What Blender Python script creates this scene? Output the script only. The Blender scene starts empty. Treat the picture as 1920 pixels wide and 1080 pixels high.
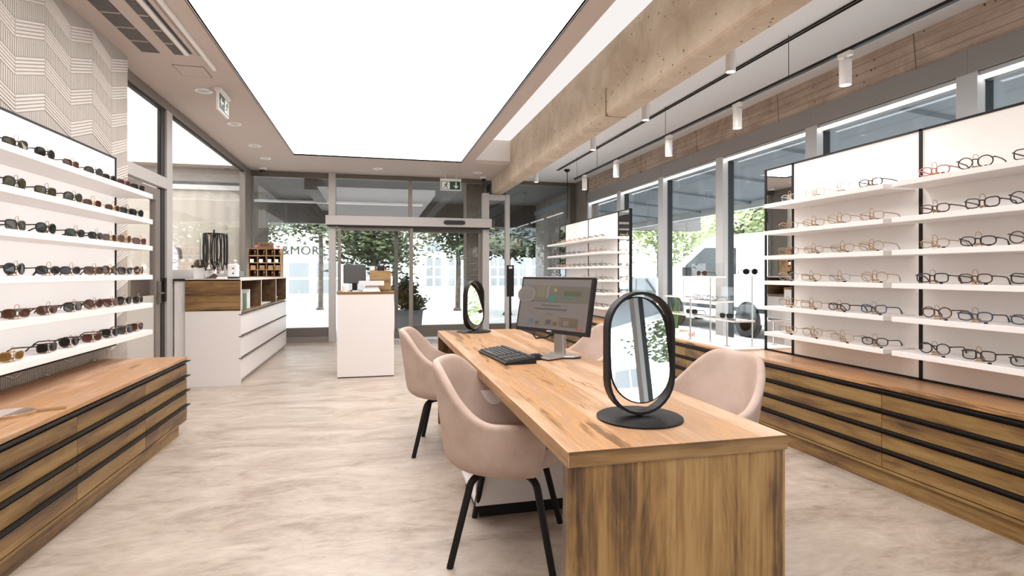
import bpy, math, random
from mathutils import Vector, Matrix
R = math.radians
scn = bpy.context.scene
COL = scn.collection

# ------------------------------------------------------------------ camera, world, light, exposure
YAW = math.atan2(255, 1047)
cam_d = bpy.data.cameras.new('camera'); cam = bpy.data.objects.new('camera', cam_d); COL.objects.link(cam)
cam.location = (0, 0, 1.22); cam.rotation_euler = (R(90), 0, -YAW)
cam_d.sensor_width = 36; cam_d.lens = 36 * 1047 / 1920; cam_d.shift_y = -28 / 1920
cam_d.clip_start = 0.05; cam_d.clip_end = 300
scn.camera = cam
w = bpy.data.worlds.new('sky'); scn.world = w; w.use_nodes = True
WORLD_STRENGTH = 8.0
w.node_tree.nodes['Background'].inputs[0].default_value = (0.93, 0.97, 1.0, 1)
w.node_tree.nodes['Background'].inputs[1].default_value = WORLD_STRENGTH
PANEL_STRENGTH = 4.3      # luminous stretch ceiling
COVE_STRENGTH = 0.95       # lit recess beside the concrete beam
SPOT_WATTS = 42.0
scn.view_settings.view_transform = 'Standard'; scn.view_settings.look = 'None'
scn.view_settings.exposure = 0.0; scn.view_settings.gamma = 1.0; scn.view_settings.use_curve_mapping = False
scn.cycles.max_bounces = 7; scn.cycles.transparent_max_bounces = 20; scn.cycles.diffuse_bounces = 4; scn.cycles.glossy_bounces = 3

# ------------------------------------------------------------------ materials
M = {}
def pmat(name, col, rough=0.5, metal=0.0, spec=0.5, emit=None, estr=0.0, coat=0.0):
    m = bpy.data.materials.new(name); m.use_nodes = True
    b = m.node_tree.nodes['Principled BSDF']
    b.inputs['Base Color'].default_value = (*col, 1); b.inputs['Roughness'].default_value = rough
    b.inputs['Metallic'].default_value = metal; b.inputs['Specular IOR Level'].default_value = spec
    b.inputs['Coat Weight'].default_value = coat
    if emit:
        b.inputs['Emission Color'].default_value = (*emit, 1); b.inputs['Emission Strength'].default_value = estr
    M[name] = m; return m
def N(nt, t, **kw):
    n = nt.nodes.new(t)
    for k, v in kw.items(): setattr(n, k, v)
    return n
def L(nt, a, b): nt.links.new(a, b)
def math_n(nt, op, a, b=None):
    n = N(nt, 'ShaderNodeMath', operation=op)
    for i, s in enumerate((a, b)):
        if s is None: continue
        if isinstance(s, (int, float)): n.inputs[i].default_value = s
        else: L(nt, s, n.inputs[i])
    return n.outputs[0]
def ramp(nt, fac, stops):
    r = N(nt, 'ShaderNodeValToRGB'); e = r.color_ramp.elements
    while len(e) < len(stops): e.new(0.5)
    for i, (p, c) in enumerate(stops):
        e[i].position = p; e[i].color = (*c, 1)
    L(nt, fac, r.inputs[0]); return r.outputs[0]
def noise(nt, vec, scale, detail=4, rough=0.55, dist=0.0):
    n = N(nt, 'ShaderNodeTexNoise'); n.inputs['Scale'].default_value = scale; n.inputs['Detail'].default_value = detail
    n.inputs['Roughness'].default_value = rough; n.inputs['Distortion'].default_value = dist
    L(nt, vec, n.inputs['Vector']); return n.outputs['Fac']
def ocoord(nt, rnd=0.0):
    tc = N(nt, 'ShaderNodeTexCoord').outputs['Object']
    if not rnd: return tc
    oi = N(nt, 'ShaderNodeObjectInfo'); a = N(nt, 'ShaderNodeVectorMath', operation='ADD')
    mul = math_n(nt, 'MULTIPLY', oi.outputs['Random'], rnd)
    cb = N(nt, 'ShaderNodeCombineXYZ')
    for i in range(3): L(nt, mul, cb.inputs[i])
    L(nt, tc, a.inputs[0]); L(nt, cb.outputs[0], a.inputs[1]); return a.outputs[0]
def bump(nt, height, strength, dist, bsdf):
    b = N(nt, 'ShaderNodeBump'); b.inputs['Strength'].default_value = strength; b.inputs['Distance'].default_value = dist
    L(nt, height, b.inputs['Height']); L(nt, b.outputs[0], bsdf.inputs['Normal'])

def wood(name, grain, across, plank=0.14, rnd=0.0, tint=1.0, dark=1.0, rough=0.42, sat=1.0):
    m = pmat(name, (0.4, 0.2, 0.1), rough); nt = m.node_tree; b = nt.nodes['Principled BSDF']
    co = ocoord(nt, rnd); sp = N(nt, 'ShaderNodeSeparateXYZ'); L(nt, co, sp.inputs[0])
    ax = 'XYZ'; third = [a for a in ax if a not in (grain, across)][0]
    g, c, t = (sp.outputs[ax.index(q)] for q in (grain, across, third))
    pid = math_n(nt, 'FLOOR', math_n(nt, 'DIVIDE', c, plank))
    wn = N(nt, 'ShaderNodeTexWhiteNoise', noise_dimensions='1D'); L(nt, pid, wn.inputs['W'])
    off = math_n(nt, 'MULTIPLY', wn.outputs['Value'], 13.0)
    def vec(kg, kc, kt):
        cb = N(nt, 'ShaderNodeCombineXYZ')
        L(nt, math_n(nt, 'ADD', math_n(nt, 'MULTIPLY', g, kg), off), cb.inputs[0])
        L(nt, math_n(nt, 'MULTIPLY', c, kc), cb.inputs[1]); L(nt, math_n(nt, 'MULTIPLY', t, kt), cb.inputs[2])
        return cb.outputs[0]
    n1 = noise(nt, vec(0.75, 8, 8), 1.0, 5, 0.62, 0.55)
    n2 = noise(nt, vec(3.5, 95, 95), 1.0, 3, 0.6, 0.2)
    n3 = noise(nt, vec(1.7, 6.5, 6.5), 1.0, 4, 0.6, 2.2)
    f = math_n(nt, 'ADD', math_n(nt, 'MULTIPLY', n1, 0.56), math_n(nt, 'MULTIPLY', n2, 0.19))
    f = math_n(nt, 'ADD', f, math_n(nt, 'MULTIPLY', n3, 0.25))
    f = math_n(nt, 'ADD', f, math_n(nt, 'MULTIPLY', math_n(nt, 'SUBTRACT', wn.outputs['Value'], 0.5), 0.10))
    d, k = dark, tint
    q = sat
    col = ramp(nt, f, [(0.385, (0.060*d, 0.031*d, 0.012*d)), (0.44, (0.17*d, 0.088*d, 0.034*d)),
                       (0.50, (0.34*k, 0.188*k, 0.078*k*q)), (0.565, (0.47*k, 0.28*k, 0.13*k*q)), (0.66, (0.56*k, 0.37*k, 0.20*k*q))])
    L(nt, col, b.inputs['Base Color']); bump(nt, n2, 0.15, 0.002, b)
    return m
wood('oak_long_y', 'Y', 'X', 0.135, tint=1.16, dark=3.0, sat=1.25, rough=.33)  # top surfaces: same oak tinted paler, the light on them put into the colour
wood('oak_vert', 'Z', 'X', 0.115, tint=0.76, dark=0.75, sat=.8)  # upright desk panels: same oak tinted darker, their shade put into the colour
wood('oak_side', 'Y', 'Z', 0.2, tint=0.95, dark=2.0)
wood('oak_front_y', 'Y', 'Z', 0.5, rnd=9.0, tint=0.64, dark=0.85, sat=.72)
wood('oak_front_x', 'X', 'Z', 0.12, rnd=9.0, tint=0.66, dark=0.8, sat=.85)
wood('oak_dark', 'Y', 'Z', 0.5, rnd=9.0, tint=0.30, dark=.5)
wood('oak_small', 'X', 'Z', 0.2, rnd=9.0, tint=0.9, dark=1.2)

def mottled(name, c1, c2, scale, rough=0.5, detail=6, dist=0.0, bstr=0.0, stretch=None, spec=0.5, lo=0.35, hi=0.65):
    m = pmat(name, c1, rough, spec=spec); nt = m.node_tree; b = nt.nodes['Principled BSDF']
    co = ocoord(nt)
    if stretch:
        mp = N(nt, 'ShaderNodeMapping'); mp.inputs['Scale'].default_value = stretch; L(nt, co, mp.inputs[0]); co = mp.outputs[0]
    f = noise(nt, co, scale, detail, 0.6, dist)
    L(nt, ramp(nt, f, [(lo, c1), (hi, c2)]), b.inputs['Base Color'])
    if bstr: bump(nt, f, bstr, 0.003, b)
    return m
# floor: marbled beige-grey vinyl
m = pmat('floor_vinyl', (0.6, 0.5, 0.45), 0.36); nt = m.node_tree; b = nt.nodes['Principled BSDF']
co = ocoord(nt); mp = N(nt, 'ShaderNodeMapping'); mp.inputs['Rotation'].default_value = (0, 0, R(20)); mp.inputs['Scale'].default_value = (1.0, 2.2, 1); L(nt, co, mp.inputs[0])
a1 = noise(nt, mp.outputs[0], 1.6, 8, 0.68, 1.2); a2 = noise(nt, mp.outputs[0], 14, 5, 0.6, 0.5)
f = math_n(nt, 'ADD', math_n(nt, 'MULTIPLY', a1, 0.7), math_n(nt, 'MULTIPLY', a2, 0.3))
L(nt, ramp(nt, f, [(0.34, (0.26, 0.20, 0.155)), (0.47, (0.40, 0.325, 0.268)), (0.64, (0.53, 0.45, 0.385))]), b.inputs['Base Color'])
L(nt, ramp(nt, a2, [(0.3, (0.30,)*3), (0.7, (0.44,)*3)]), b.inputs['Roughness'])

def concrete(name, c1, c2, boards):
    m = pmat(name, c1, 0.85, spec=0.2); nt = m.node_tree; b = nt.nodes['Principled BSDF']
    co = ocoord(nt); sp = N(nt, 'ShaderNodeSeparateXYZ'); L(nt, co, sp.inputs[0])
    f = noise(nt, co, 2.4, 8, 0.7, 0.6); base = ramp(nt, f, [(0.32, c1), (0.66, c2)])
    mp = N(nt, 'ShaderNodeMapping'); mp.inputs['Scale'].default_value = (14, 14, 14); L(nt, co, mp.inputs[0])
    vo = N(nt, 'ShaderNodeTexVoronoi'); vo.inputs['Scale'].default_value = 1.0; L(nt, mp.outputs[0], vo.inputs['Vector'])
    gate = noise(nt, co, 3.0, 2)
    pore = math_n(nt, 'MULTIPLY', math_n(nt, 'LESS_THAN', vo.outputs['Distance'], 0.13), math_n(nt, 'GREATER_THAN', gate, 0.47))
    mx = N(nt, 'ShaderNodeMix', data_type='RGBA'); L(nt, pore, mx.inputs[0]); L(nt, base, mx.inputs[6]); mx.inputs[7].default_value = (c1[0]*.35, c1[1]*.33, c1[2]*.3, 1)
    out = mx.outputs[2]
    if boards:
        mp2 = N(nt, 'ShaderNodeMapping'); mp2.inputs['Scale'].default_value = (1, 1.2, 60); L(nt, co, mp2.inputs[0])
        g = noise(nt, mp2.outputs[0], 1.0, 4, 0.6, 0.4)
        wob = math_n(nt, 'ADD', sp.outputs[2], math_n(nt, 'MULTIPLY', noise(nt, co, 1.5, 3), 0.02))
        fr = math_n(nt, 'FRACT', math_n(nt, 'DIVIDE', wob, 0.07)); line = math_n(nt, 'LESS_THAN', fr, 0.10)
        m2 = N(nt, 'ShaderNodeMix', data_type='RGBA', blend_type='MULTIPLY'); m2.inputs[0].default_value = 0.45
        L(nt, out, m2.inputs[6]); L(nt, ramp(nt, g, [(0.3, (0.55, 0.52, 0.5)), (0.6, (1, 1, 1))]), m2.inputs[7])
        m3 = N(nt, 'ShaderNodeMix', data_type='RGBA', blend_type='MULTIPLY'); L(nt, math_n(nt, 'MULTIPLY', line, 0.45), m3.inputs[0])
        L(nt, m2.outputs[2], m3.inputs[6]); m3.inputs[7].default_value = (0.35, 0.3, 0.27, 1); out = m3.outputs[2]
        bump(nt, math_n(nt, 'SUBTRACT', g, line), 0.4, 0.006, b)
    else:
        bump(nt, math_n(nt, 'SUBTRACT', f, pore), 0.4, 0.006, b)
    L(nt, out, b.inputs['Base Color'])
concrete('concrete_beam', (0.42, 0.325, 0.235), (0.60, 0.495, 0.385), False)
concrete('concrete_board', (0.37, 0.285, 0.225), (0.58, 0.465, 0.385), True)
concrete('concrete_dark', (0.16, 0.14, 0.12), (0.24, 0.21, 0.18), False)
mottled('fabric', (0.46, 0.345, 0.285), (0.56, 0.435, 0.375), 6, 0.9, 8, 0, 0.15, spec=0.15)
mottled('fabric_inside', (0.48, 0.36, 0.30), (0.58, 0.45, 0.39), 6, 0.9, 8, 0, 0.15, spec=0.15)
mottled('pale_wall', (0.34, 0.30, 0.265), (0.42, 0.375, 0.335), 1.5, 0.8)
pmat('rib_light', (0.66, 0.60, 0.56), 0.7); pmat('rib_beige', (0.54, 0.485, 0.44), 0.7)
pmat('soffit', (0.55, 0.475, 0.43), 0.8, spec=0.2)
pmat('ceiling_grey', (0.74, 0.73, 0.735), 0.8, spec=0.2)
pmat('white_paint', (0.82, 0.79, 0.77), 0.7, spec=0.3)
pmat('white_lam', (0.80, 0.75, 0.73), 0.35)
pmat('white_shelf', (0.86, 0.82, 0.80), 0.4)
mottled('panel_white', (0.90, 0.86, 0.83), (0.92, 0.88, 0.85), 8, 0.5)
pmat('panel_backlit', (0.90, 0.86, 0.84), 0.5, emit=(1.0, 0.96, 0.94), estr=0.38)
pmat('frame_grey', (0.24, 0.205, 0.18), 0.45, 0.3)
pmat('frame_light', (0.50, 0.47, 0.45), 0.45, 0.1); pmat('frame_window', (0.47, 0.465, 0.465), 0.45, 0.0); pmat('frame_head', (0.27, 0.25, 0.24), 0.5, 0.0)
pmat('frame_bronze', (0.15, 0.128, 0.11), 0.5, 0.2)
pmat('gasket', (0.015, 0.014, 0.014), 0.5)
pmat('black_metal', (0.010, 0.009, 0.009), 0.5, 0.0, 0.22)
pmat('black_plastic', (0.014, 0.013, 0.013), 0.5, 0.0, 0.25)
pmat('dark_key', (0.045, 0.043, 0.042), 0.5)
pmat('silver', (0.62, 0.61, 0.60), 0.3, 0.9)
pmat('chrome', (0.8, 0.8, 0.8), 0.12, 1.0)
pmat('mirror', (0.92, 0.93, 0.93), 0.01, 1.0)
pmat('white_plastic', (0.80, 0.78, 0.77), 0.35)
pmat('cream', (0.66, 0.60, 0.52), 0.6)
pmat('green_sign', (0.015, 0.07, 0.04), 0.4)
pmat('sign_white', (0.85, 0.85, 0.83), 0.4)
pmat('grey_panel', (0.50, 0.46, 0.42), 0.6)
pmat('grille_dark', (0.05, 0.047, 0.045), 0.6)
pmat('grille_bar', (0.19, 0.175, 0.165), 0.6)
pmat('paper', (0.8, 0.79, 0.77), 0.7)
pmat('book_green', (0.10, 0.17, 0.11), 0.6)
pmat('book_blue', (0.36, 0.42, 0.45), 0.6)
pmat('pink', (0.75, 0.16, 0.20), 0.6)
pmat('skin_pink', (0.62, 0.33, 0.27), 0.6)
pmat('brown_dark', (0.09, 0.05, 0.025), 0.6)
pmat('plant_green', (0.10, 0.17, 0.045), 0.5)
pmat('asphalt', (0.50, 0.50, 0.50), 0.9)
mottled('paving', (0.42, 0.42, 0.41), (0.55, 0.55, 0.54), 3, 0.85)
pmat('ext_white', (0.78, 0.78, 0.76), 0.8)
pmat('ext_grey', (0.33, 0.34, 0.35), 0.8)
pmat('slate', (0.17, 0.19, 0.21), 0.7)
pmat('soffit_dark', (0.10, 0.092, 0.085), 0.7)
pmat('car_white', (0.90, 0.90, 0.90), 0.2, coat=0.5)
pmat('car_dark', (0.05, 0.055, 0.06), 0.2, coat=0.5)
pmat('car_glass', (0.05, 0.06, 0.065), 0.06)
pmat('car_glass_grey', (0.24, 0.26, 0.27), 0.1)
pmat('rubber', (0.02, 0.02, 0.02), 0.8)
pmat('red_light', (0.5, 0.06, 0.04), 0.3)
mottled('leaf', (0.020, 0.034, 0.012), (0.085, 0.11, 0.035), 1.6, 0.6)
mottled('leaf_light', (0.13, 0.18, 0.05), (0.50, 0.56, 0.27), 1.2, 0.6)
mottled('bark', (0.07, 0.055, 0.045), (0.15, 0.125, 0.105), 6, 0.9)
def emit(name, col, s):
    m = bpy.data.materials.new(name); m.use_nodes = True; nt = m.node_tree
    nt.nodes.remove(nt.nodes['Principled BSDF']); e = N(nt, 'ShaderNodeEmission')
    e.inputs[0].default_value = (*col, 1); e.inputs[1].default_value = s
    L(nt, e.outputs[0], nt.nodes['Material Output'].inputs[0]); M[name] = m
emit('panel_light', (1.0, 0.965, 0.945), PANEL_STRENGTH)
emit('cove_light', (1.0, 0.95, 0.92), COVE_STRENGTH)
emit('lamp_face', (1.0, 0.96, 0.90), 9.0)
emit('lamp_off', (1.0, 0.9, 0.8), 0.35)
emit('led_bar', (0.97, 0.98, 1.0), 7.0)
def glass(name, tint=(0.97, 0.98, 0.98), ior=1.5, boost=1.0):
    m = bpy.data.materials.new(name); m.use_nodes = True; nt = m.node_tree
    nt.nodes.remove(nt.nodes['Principled BSDF'])
    lw = N(nt, 'ShaderNodeLayerWeight'); lw.inputs[0].default_value = 0.5
    f0 = ((ior-1)/(ior+1))**2
    fr = math_n(nt, 'ADD', f0, math_n(nt, 'MULTIPLY', math_n(nt, 'POWER', lw.outputs['Facing'], 5.0), 1-f0))
    tr = N(nt, 'ShaderNodeBsdfTransparent'); tr.inputs[0].default_value = (*tint, 1)
    gl = N(nt, 'ShaderNodeBsdfGlossy'); gl.inputs['Roughness'].default_value = 0.0
    mx = N(nt, 'ShaderNodeMixShader'); L(nt, math_n(nt, 'MULTIPLY', fr, boost), mx.inputs[0])
    L(nt, tr.outputs[0], mx.inputs[1]); L(nt, gl.outputs[0], mx.inputs[2]); L(nt, mx.outputs[0], nt.nodes['Material Output'].inputs[0])
    M[name] = m
glass('glass'); glass('glass_grey', (0.91, 0.93, 0.94), 1.55); glass('acrylic', (0.97, 0.98, 0.98), 1.49)
glass('lens_clear', (0.97, 0.97, 0.97), 1.45, 0.7)
def lens(name, col):
    pmat(name, col, 0.08, spec=0.6)
lens('lens_black', (0.012, 0.011, 0.010)); lens('lens_brown', (0.055, 0.020, 0.012)); lens('lens_grey', (0.05, 0.048, 0.042))
lens('lens_olive', (0.045, 0.038, 0.018)); lens('lens_red', (0.075, 0.022, 0.020)); lens('lens_amber', (0.15, 0.075, 0.02))
pmat('fr_black', (0.010, 0.009, 0.009), 0.3); pmat('fr_tortoise', (0.07, 0.028, 0.014), 0.3); pmat('fr_gold', (0.45, 0.29, 0.13), 0.35, 0.7)
pmat('fr_red', (0.55, 0.16, 0.12), 0.35); pmat('fr_blue', (0.03, 0.05, 0.09), 0.3); pmat('fr_silver', (0.42, 0.41, 0.40), 0.3, 0.7)
pmat('fr_nude', (0.50, 0.34, 0.26), 0.4); pmat('wire_gold', (0.42, 0.27, 0.16), 0.4, 0.4)

# ------------------------------------------------------------------ mesh builder
class MB:
    def __init__(s): s.v = []; s.f = []; s.mi = []; s.cur = 0
    def add(s, vs, fs):
        n = len(s.v); s.v += [tuple(p) for p in vs]
        for f in fs: s.f.append(tuple(i + n for i in f)); s.mi.append(s.cur)
        return s
    def box(s, x0, x1, y0, y1, z0, z1):
        return s.add([(x0,y0,z0),(x1,y0,z0),(x1,y1,z0),(x0,y1,z0),(x0,y0,z1),(x1,y0,z1),(x1,y1,z1),(x0,y1,z1)],
                     [(3,2,1,0),(4,5,6,7),(0,1,5,4),(1,2,6,5),(2,3,7,6),(3,0,4,7)])
    def obox(s, c, u, v, wv, a, b, h):      # oriented box, unit axes u v w and half sizes
        c, u, v, wv = Vector(c), Vector(u), Vector(v), Vector(wv)
        P = [c + u*a*i + v*b*j + wv*h*k for k in (-1,1) for i, j in ((-1,-1),(1,-1),(1,1),(-1,1))]
        return s.add(P, [(3,2,1,0),(4,5,6,7),(0,1,5,4),(1,2,6,5),(2,3,7,6),(3,0,4,7)])
    def bar(s, p, q, wd, th, up=(0,0,1)):
        p, q = Vector(p), Vector(q); d = (q-p); l = d.length; d.normalize(); up = Vector(up)
        sd = d.cross(up)
        if sd.length < 1e-4: sd = d.cross(Vector((1,0,0)))
        sd.normalize(); n = sd.cross(d)
        return s.obox((p+q)/2, d, sd, n, l/2, wd/2, th/2)
    def tube(s, pts, r, seg=8, closed=False, caps=True):
        pts = [Vector(p) for p in pts]; n = len(pts); rr = r if isinstance(r, (list, tuple)) else [r]*n
        ring = []; prev = None
        for i in range(n):
            if closed: t = pts[(i+1) % n] - pts[i-1]
            else: t = pts[min(i+1, n-1)] - pts[max(i-1, 0)]
            t.normalize()
            if prev is None:
                a = Vector((0,0,1)) if abs(t.z) < 0.9 else Vector((1,0,0)); nn = t.cross(a).normalized()
            else:
                nn = prev - t*prev.dot(t)
                nn = nn.normalized() if nn.length > 1e-6 else t.orthogonal().normalized()
            prev = nn; bb = t.cross(nn)
            ring.append([pts[i] + (nn*math.cos(2*math.pi*k/seg) + bb*math.sin(2*math.pi*k/seg))*rr[i] for k in range(seg)])
        V = [p for q in ring for p in q]; F = []
        for i in range(n if closed else n-1):
            j = (i+1) % n
            for k in range(seg): F.append((i*seg+k, i*seg+(k+1)%seg, j*seg+(k+1)%seg, j*seg+k))
        if not closed and caps: F += [tuple(reversed(range(seg))), tuple(range((n-1)*seg, n*seg))]
        return s.add(V, F)
    def lathe(s, prof, c=(0,0,0), seg=24, axis='Z'):
        V = []; F = []; m = len(prof)
        for k in range(seg):
            a = 2*math.pi*k/seg
            for r, z in prof:
                x, y = r*math.cos(a), r*math.sin(a)
                p = {'Z': (x,y,z), 'X': (z,x,y), 'Y': (y,z,x)}[axis]
                V.append((p[0]+c[0], p[1]+c[1], p[2]+c[2]))
        for k in range(seg):
            j = (k+1) % seg
            for i in range(m-1): F.append((k*m+i, j*m+i, j*m+i+1, k*m+i+1))
        if prof[0][0] > 1e-6: F.append(tuple(reversed([k*m for k in range(seg)])))
        if prof[-1][0] > 1e-6: F.append(tuple(k*m+m-1 for k in range(seg)))
        return s.add(V, F)
    def prism(s, poly, plane, a, b):        # poly in 2D extruded along the third axis
        def pt(p, h): return {'XY': (p[0],p[1],h), 'XZ': (p[0],h,p[1]), 'YZ': (h,p[0],p[1])}[plane]
        n = len(poly); V = [pt(p,a) for p in poly] + [pt(p,b) for p in poly]
        F = [tuple(reversed(range(n))), tuple(range(n, 2*n))] + [(i,(i+1)%n,(i+1)%n+n,i+n) for i in range(n)]
        return s.add(V, F)
    def mesh(s, name, mats, smooth=False):
        me = bpy.data.meshes.new(name); me.from_pydata(s.v, [], s.f); me.validate()
        for m in (mats if isinstance(mats, (list, tuple)) else [mats]): me.materials.append(M[m])
        if len(me.polygons) == len(s.mi): me.polygons.foreach_set('material_index', s.mi)
        if smooth: me.polygons.foreach_set('use_smooth', [True]*len(me.polygons))
        import bmesh
        bm = bmesh.new(); bm.from_mesh(me); bmesh.ops.recalc_face_normals(bm, faces=bm.faces); bm.to_mesh(me); bm.free()
        if smooth:
            try: me.set_sharp_from_angle(angle=R(40))
            except Exception: pass
        me.update(); return me
    def build(s, name, mats, parent=None, smooth=False, bevel=0.0, loc=None, rz=0.0):
        o = bpy.data.objects.new(name, s.mesh(name, mats, smooth)); COL.objects.link(o)
        if parent is not None: o.parent = parent
        if loc: o.location = loc
        if rz: o.rotation_euler = (0, 0, rz)
        if bevel:
            md = o.modifiers.new('bevel', 'BEVEL'); md.width = bevel; md.segments = 2; md.limit_method = 'ANGLE'; md.angle_limit = R(40)
        return o
def inst(name, me, parent=None, loc=(0,0,0), rz=0.0):
    o = bpy.data.objects.new(name, me); COL.objects.link(o); o.location = loc; o.rotation_euler = (0,0,rz)
    if parent is not None: o.parent = parent
    return o
def tag(o, label=None, cat=None, group=None, kind=None):
    if label: o['label'] = label
    if cat: o['category'] = cat
    if group: o['group'] = group
    if kind: o['kind'] = kind
    return o
def thing(name, label, cat, loc=(0,0,0), rz=0.0, group=None, kind=None):
    o = bpy.data.objects.new(name, None); COL.objects.link(o); o.location = loc; o.rotation_euler = (0,0,rz)
    o.empty_display_size = 0.1
    return tag(o, label, cat, group, kind)
def struct(name, loc=(0,0,0)):
    o = bpy.data.objects.new(name, None); COL.objects.link(o); o.location = loc; o['kind'] = 'structure'; return o
def box(x0, x1, y0, y1, z0, z1): return MB().box(x0, x1, y0, y1, z0, z1)
def sstruct(name, mb, mat, **k):
    return tag(mb.build(name, mat, **k), kind='structure')
ORD = ['first','second','third','fourth','fifth','sixth','seventh','eighth','ninth','tenth','eleventh','twelfth']
rnd = random.Random(7)

# ================================================================== THE SETTING
CEIL, YB, XL, XW, YF = 3.0, 10.5, -2.13, 3.9, -9.0
sstruct('floor', box(-5.6, 4.05, YF-.1, YB+.06, -0.08, 0.0), 'floor_vinyl')
# ceiling: soffit ring around the luminous panel, recess beside the beam, grey field on the window side
c = MB()
c.box(XL-.06, -1.20, YF, YB+.1, CEIL, CEIL+.06)
c.box(-1.20, 2.15, 8.95, YB+.1, CEIL, CEIL+.06)
c.box(1.334, 1.52, YF, 8.95, CEIL, CEIL+.06); c.box(-1.20, 1.334, YF, -3.0, CEIL, CEIL+.06)
ceiling = sstruct('ceiling', c, 'soffit')
u = MB(); u.box(1.46, 1.52, YF, 9.0, CEIL+.06, 3.42); u.box(1.46, 2.15, 8.95, 9.0, CEIL+.06, 3.42); u.build('recess_side', 'white_paint', ceiling)
box(1.46, 2.15, YF, 9.0, 3.40, 3.44).build('recess_top', 'cove_light', ceiling)
e = MB(); e.box(-1.212, -1.20, -3.0, 8.95, CEIL-.004, CEIL+.05); e.box(1.334, 1.346, -3.0, 8.95, CEIL-.004, CEIL+.05); e.box(-1.2, 1.334, 8.95, 8.962, CEIL-.004, CEIL+.05)
lp = thing('ceiling_light_panel', 'huge glowing white light panel filling the middle of the ceiling', 'ceiling light', (0.07, 4, CEIL))
box(-1.20, 1.334, -3.0, 8.95, CEIL+.02, CEIL+.05).build('diffuser', 'panel_light', lp).matrix_parent_inverse = Matrix.Translation((-0.07, -4, -CEIL))
e.build('edge_trim', 'frame_bronze', lp).matrix_parent_inverse = Matrix.Translation((-0.07, -4, -CEIL))
sstruct('ceiling_window_side', box(2.36, 4.05, YF, YB+.1, CEIL, CEIL+.06), 'ceiling_grey')
bm_ = MB().prism([(2.16,2.745),(2.175,2.73),(2.35,2.73),(2.36,2.74),(2.36,3.44),(2.15,3.44),(2.15,2.765)], 'XZ', YF, YB-.02)
sstruct('ceiling_beam', bm_, 'concrete_beam')
j = MB().box(2.144, 2.36, 5.0, 5.006, 2.727, 3.0); j.build('casting_joint', 'concrete_dark', bpy.data.objects['ceiling_beam'])
# front wall behind the camera, walls
sstruct('wall_front', box(-5.6, 4.05, YF-.12, YF, 0, 3.45), 'white_paint')
wl = sstruct('wall_left', box(-2.10, -1.985, YF, 5.205, 0, CEIL), 'pale_wall')

# relief wallpaper: chevron blocks of slanted ribs and fine upright ribs
CW, PER, SL, TH = 0.296, 0.215, 0.33, 0.006
def slant_block(sgn):
    mb = MB(); n = 5; hh = PER*0.5; rw = hh/n
    for i in range(n):
        z0 = i*rw + rw*0.14; z1 = (i+1)*rw - rw*0.14; dz = sgn*SL*CW
        V = []
        for x, k in ((0, 0.0), (TH, rw*0.12)):
            V += [(x, 0.003, z0+k), (x, CW-.003, z0+dz+k), (x, CW-.003, z1+dz-k), (x, 0.003, z1-k)]
        mb.add(V, [(4,5,6,7),(0,1,5,4),(1,2,6,5),(2,3,7,6),(3,0,4,7)])
    return mb.mesh('slanted_ribs', 'rib_light')
def upright_block(sgn):
    mb = MB(); n = 15; hh = PER*0.5; wv = CW/n
    for i in range(n):
        y0 = i*wv + wv*0.18; y1 = (i+1)*wv - wv*0.18
        za, zb = sgn*SL*y0, sgn*SL*y1; V = []
        for x in (0, TH*0.55): V += [(x,y0,za+.002),(x,y1,zb+.002),(x,y1,zb+hh-.002),(x,y0,za+hh-.002)]
        mb.add(V, [(4,5,6,7),(1,2,6,5),(3,0,4,7)])
    return mb.mesh('upright_ribs', 'rib_beige')
SB = {1: slant_block(1), -1: slant_block(-1)}; UB = {1: upright_block(1), -1: upright_block(-1)}
for ci in range(9):
    y0 = 5.205 - CW*(ci+1); sg = 1 if ci % 2 == 0 else -1
    off = -SL*CW if sg > 0 else 0.0
    for k in range(-1, 25):
        z = 0.50 + k*PER*0.5 + off
        zc = z + sg*SL*CW/2 + PER*.25
        if z < 0.42 or z + sg*SL*CW*(sg > 0) + PER*.5 > CEIL - 0.0 or min(z, z + sg*SL*CW) < 0.40: continue
        if max(z, z + sg*SL*CW) + PER*.5 > CEIL: continue
        if y0 + CW < 4.86 and 0.80 < z and zc < 1.95: continue     # behind the display panel
        me = SB[sg] if k % 2 == 0 else UB[sg]
        inst('rib_block', me, wl, (-1.985, y0, z))

# ---------------- generic glazed frame with panes
def frame_bar(mb, x0, x1, y0, y1, z0, z1): mb.box(x0, x1, y0, y1, z0, z1)
def pane(parent, x0, x1, y0, y1, z0, z1, mat='glass'): return box(x0, x1, y0, y1, z0, z1).build('pane', mat, parent)
def bar_(parent, name, x0, x1, y0, y1, z0, z1, mat): return box(x0, x1, y0, y1, z0, z1).build(name, mat, parent, bevel=0.003)

# left glass partition (to the workshop), fixed glazing + door
p = struct('window_1')
fg = 'frame_light'
bar_(p, 'head_rail', XL-.04, XL+.03, 5.205, YB, 2.91, 3.0, 'frame_grey')
bar_(p, 'head_gasket', XL-.03, XL+.012, 5.205, YB-.1, 2.885, 2.91, 'gasket')
bar_(p, 'mullion', XL-.04, XL+.03, 6.46, 6.62, 0.0, 2.91, fg)
bar_(p, 'mullion_gasket', XL-.03, XL+.008, 6.36, 6.46, 0.0, 2.885, 'gasket')
bar_(p, 'corner_post', XL-.05, XL+.04, 9.97, YB, 0.0, 2.91, 'frame_grey')
bar_(p, 'sill_rail', XL-.04, XL+.03, 6.62, 9.97, 1.15, 1.255, fg)
box(XL-.03, XL+.02, 6.62, 9.97, 0.0, 1.15).build('solid_panel', 'white_lam', p)
bar_(p, 'transom', XL-.04, XL+.035, 5.205, 6.46, 2.085, 2.20, fg)
pane(p, XL-.008, XL, 5.23, 6.36, 2.20, 2.885); pane(p, XL-.008, XL, 6.62, 9.97, 1.255, 2.885)
d = struct('door_1')
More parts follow.
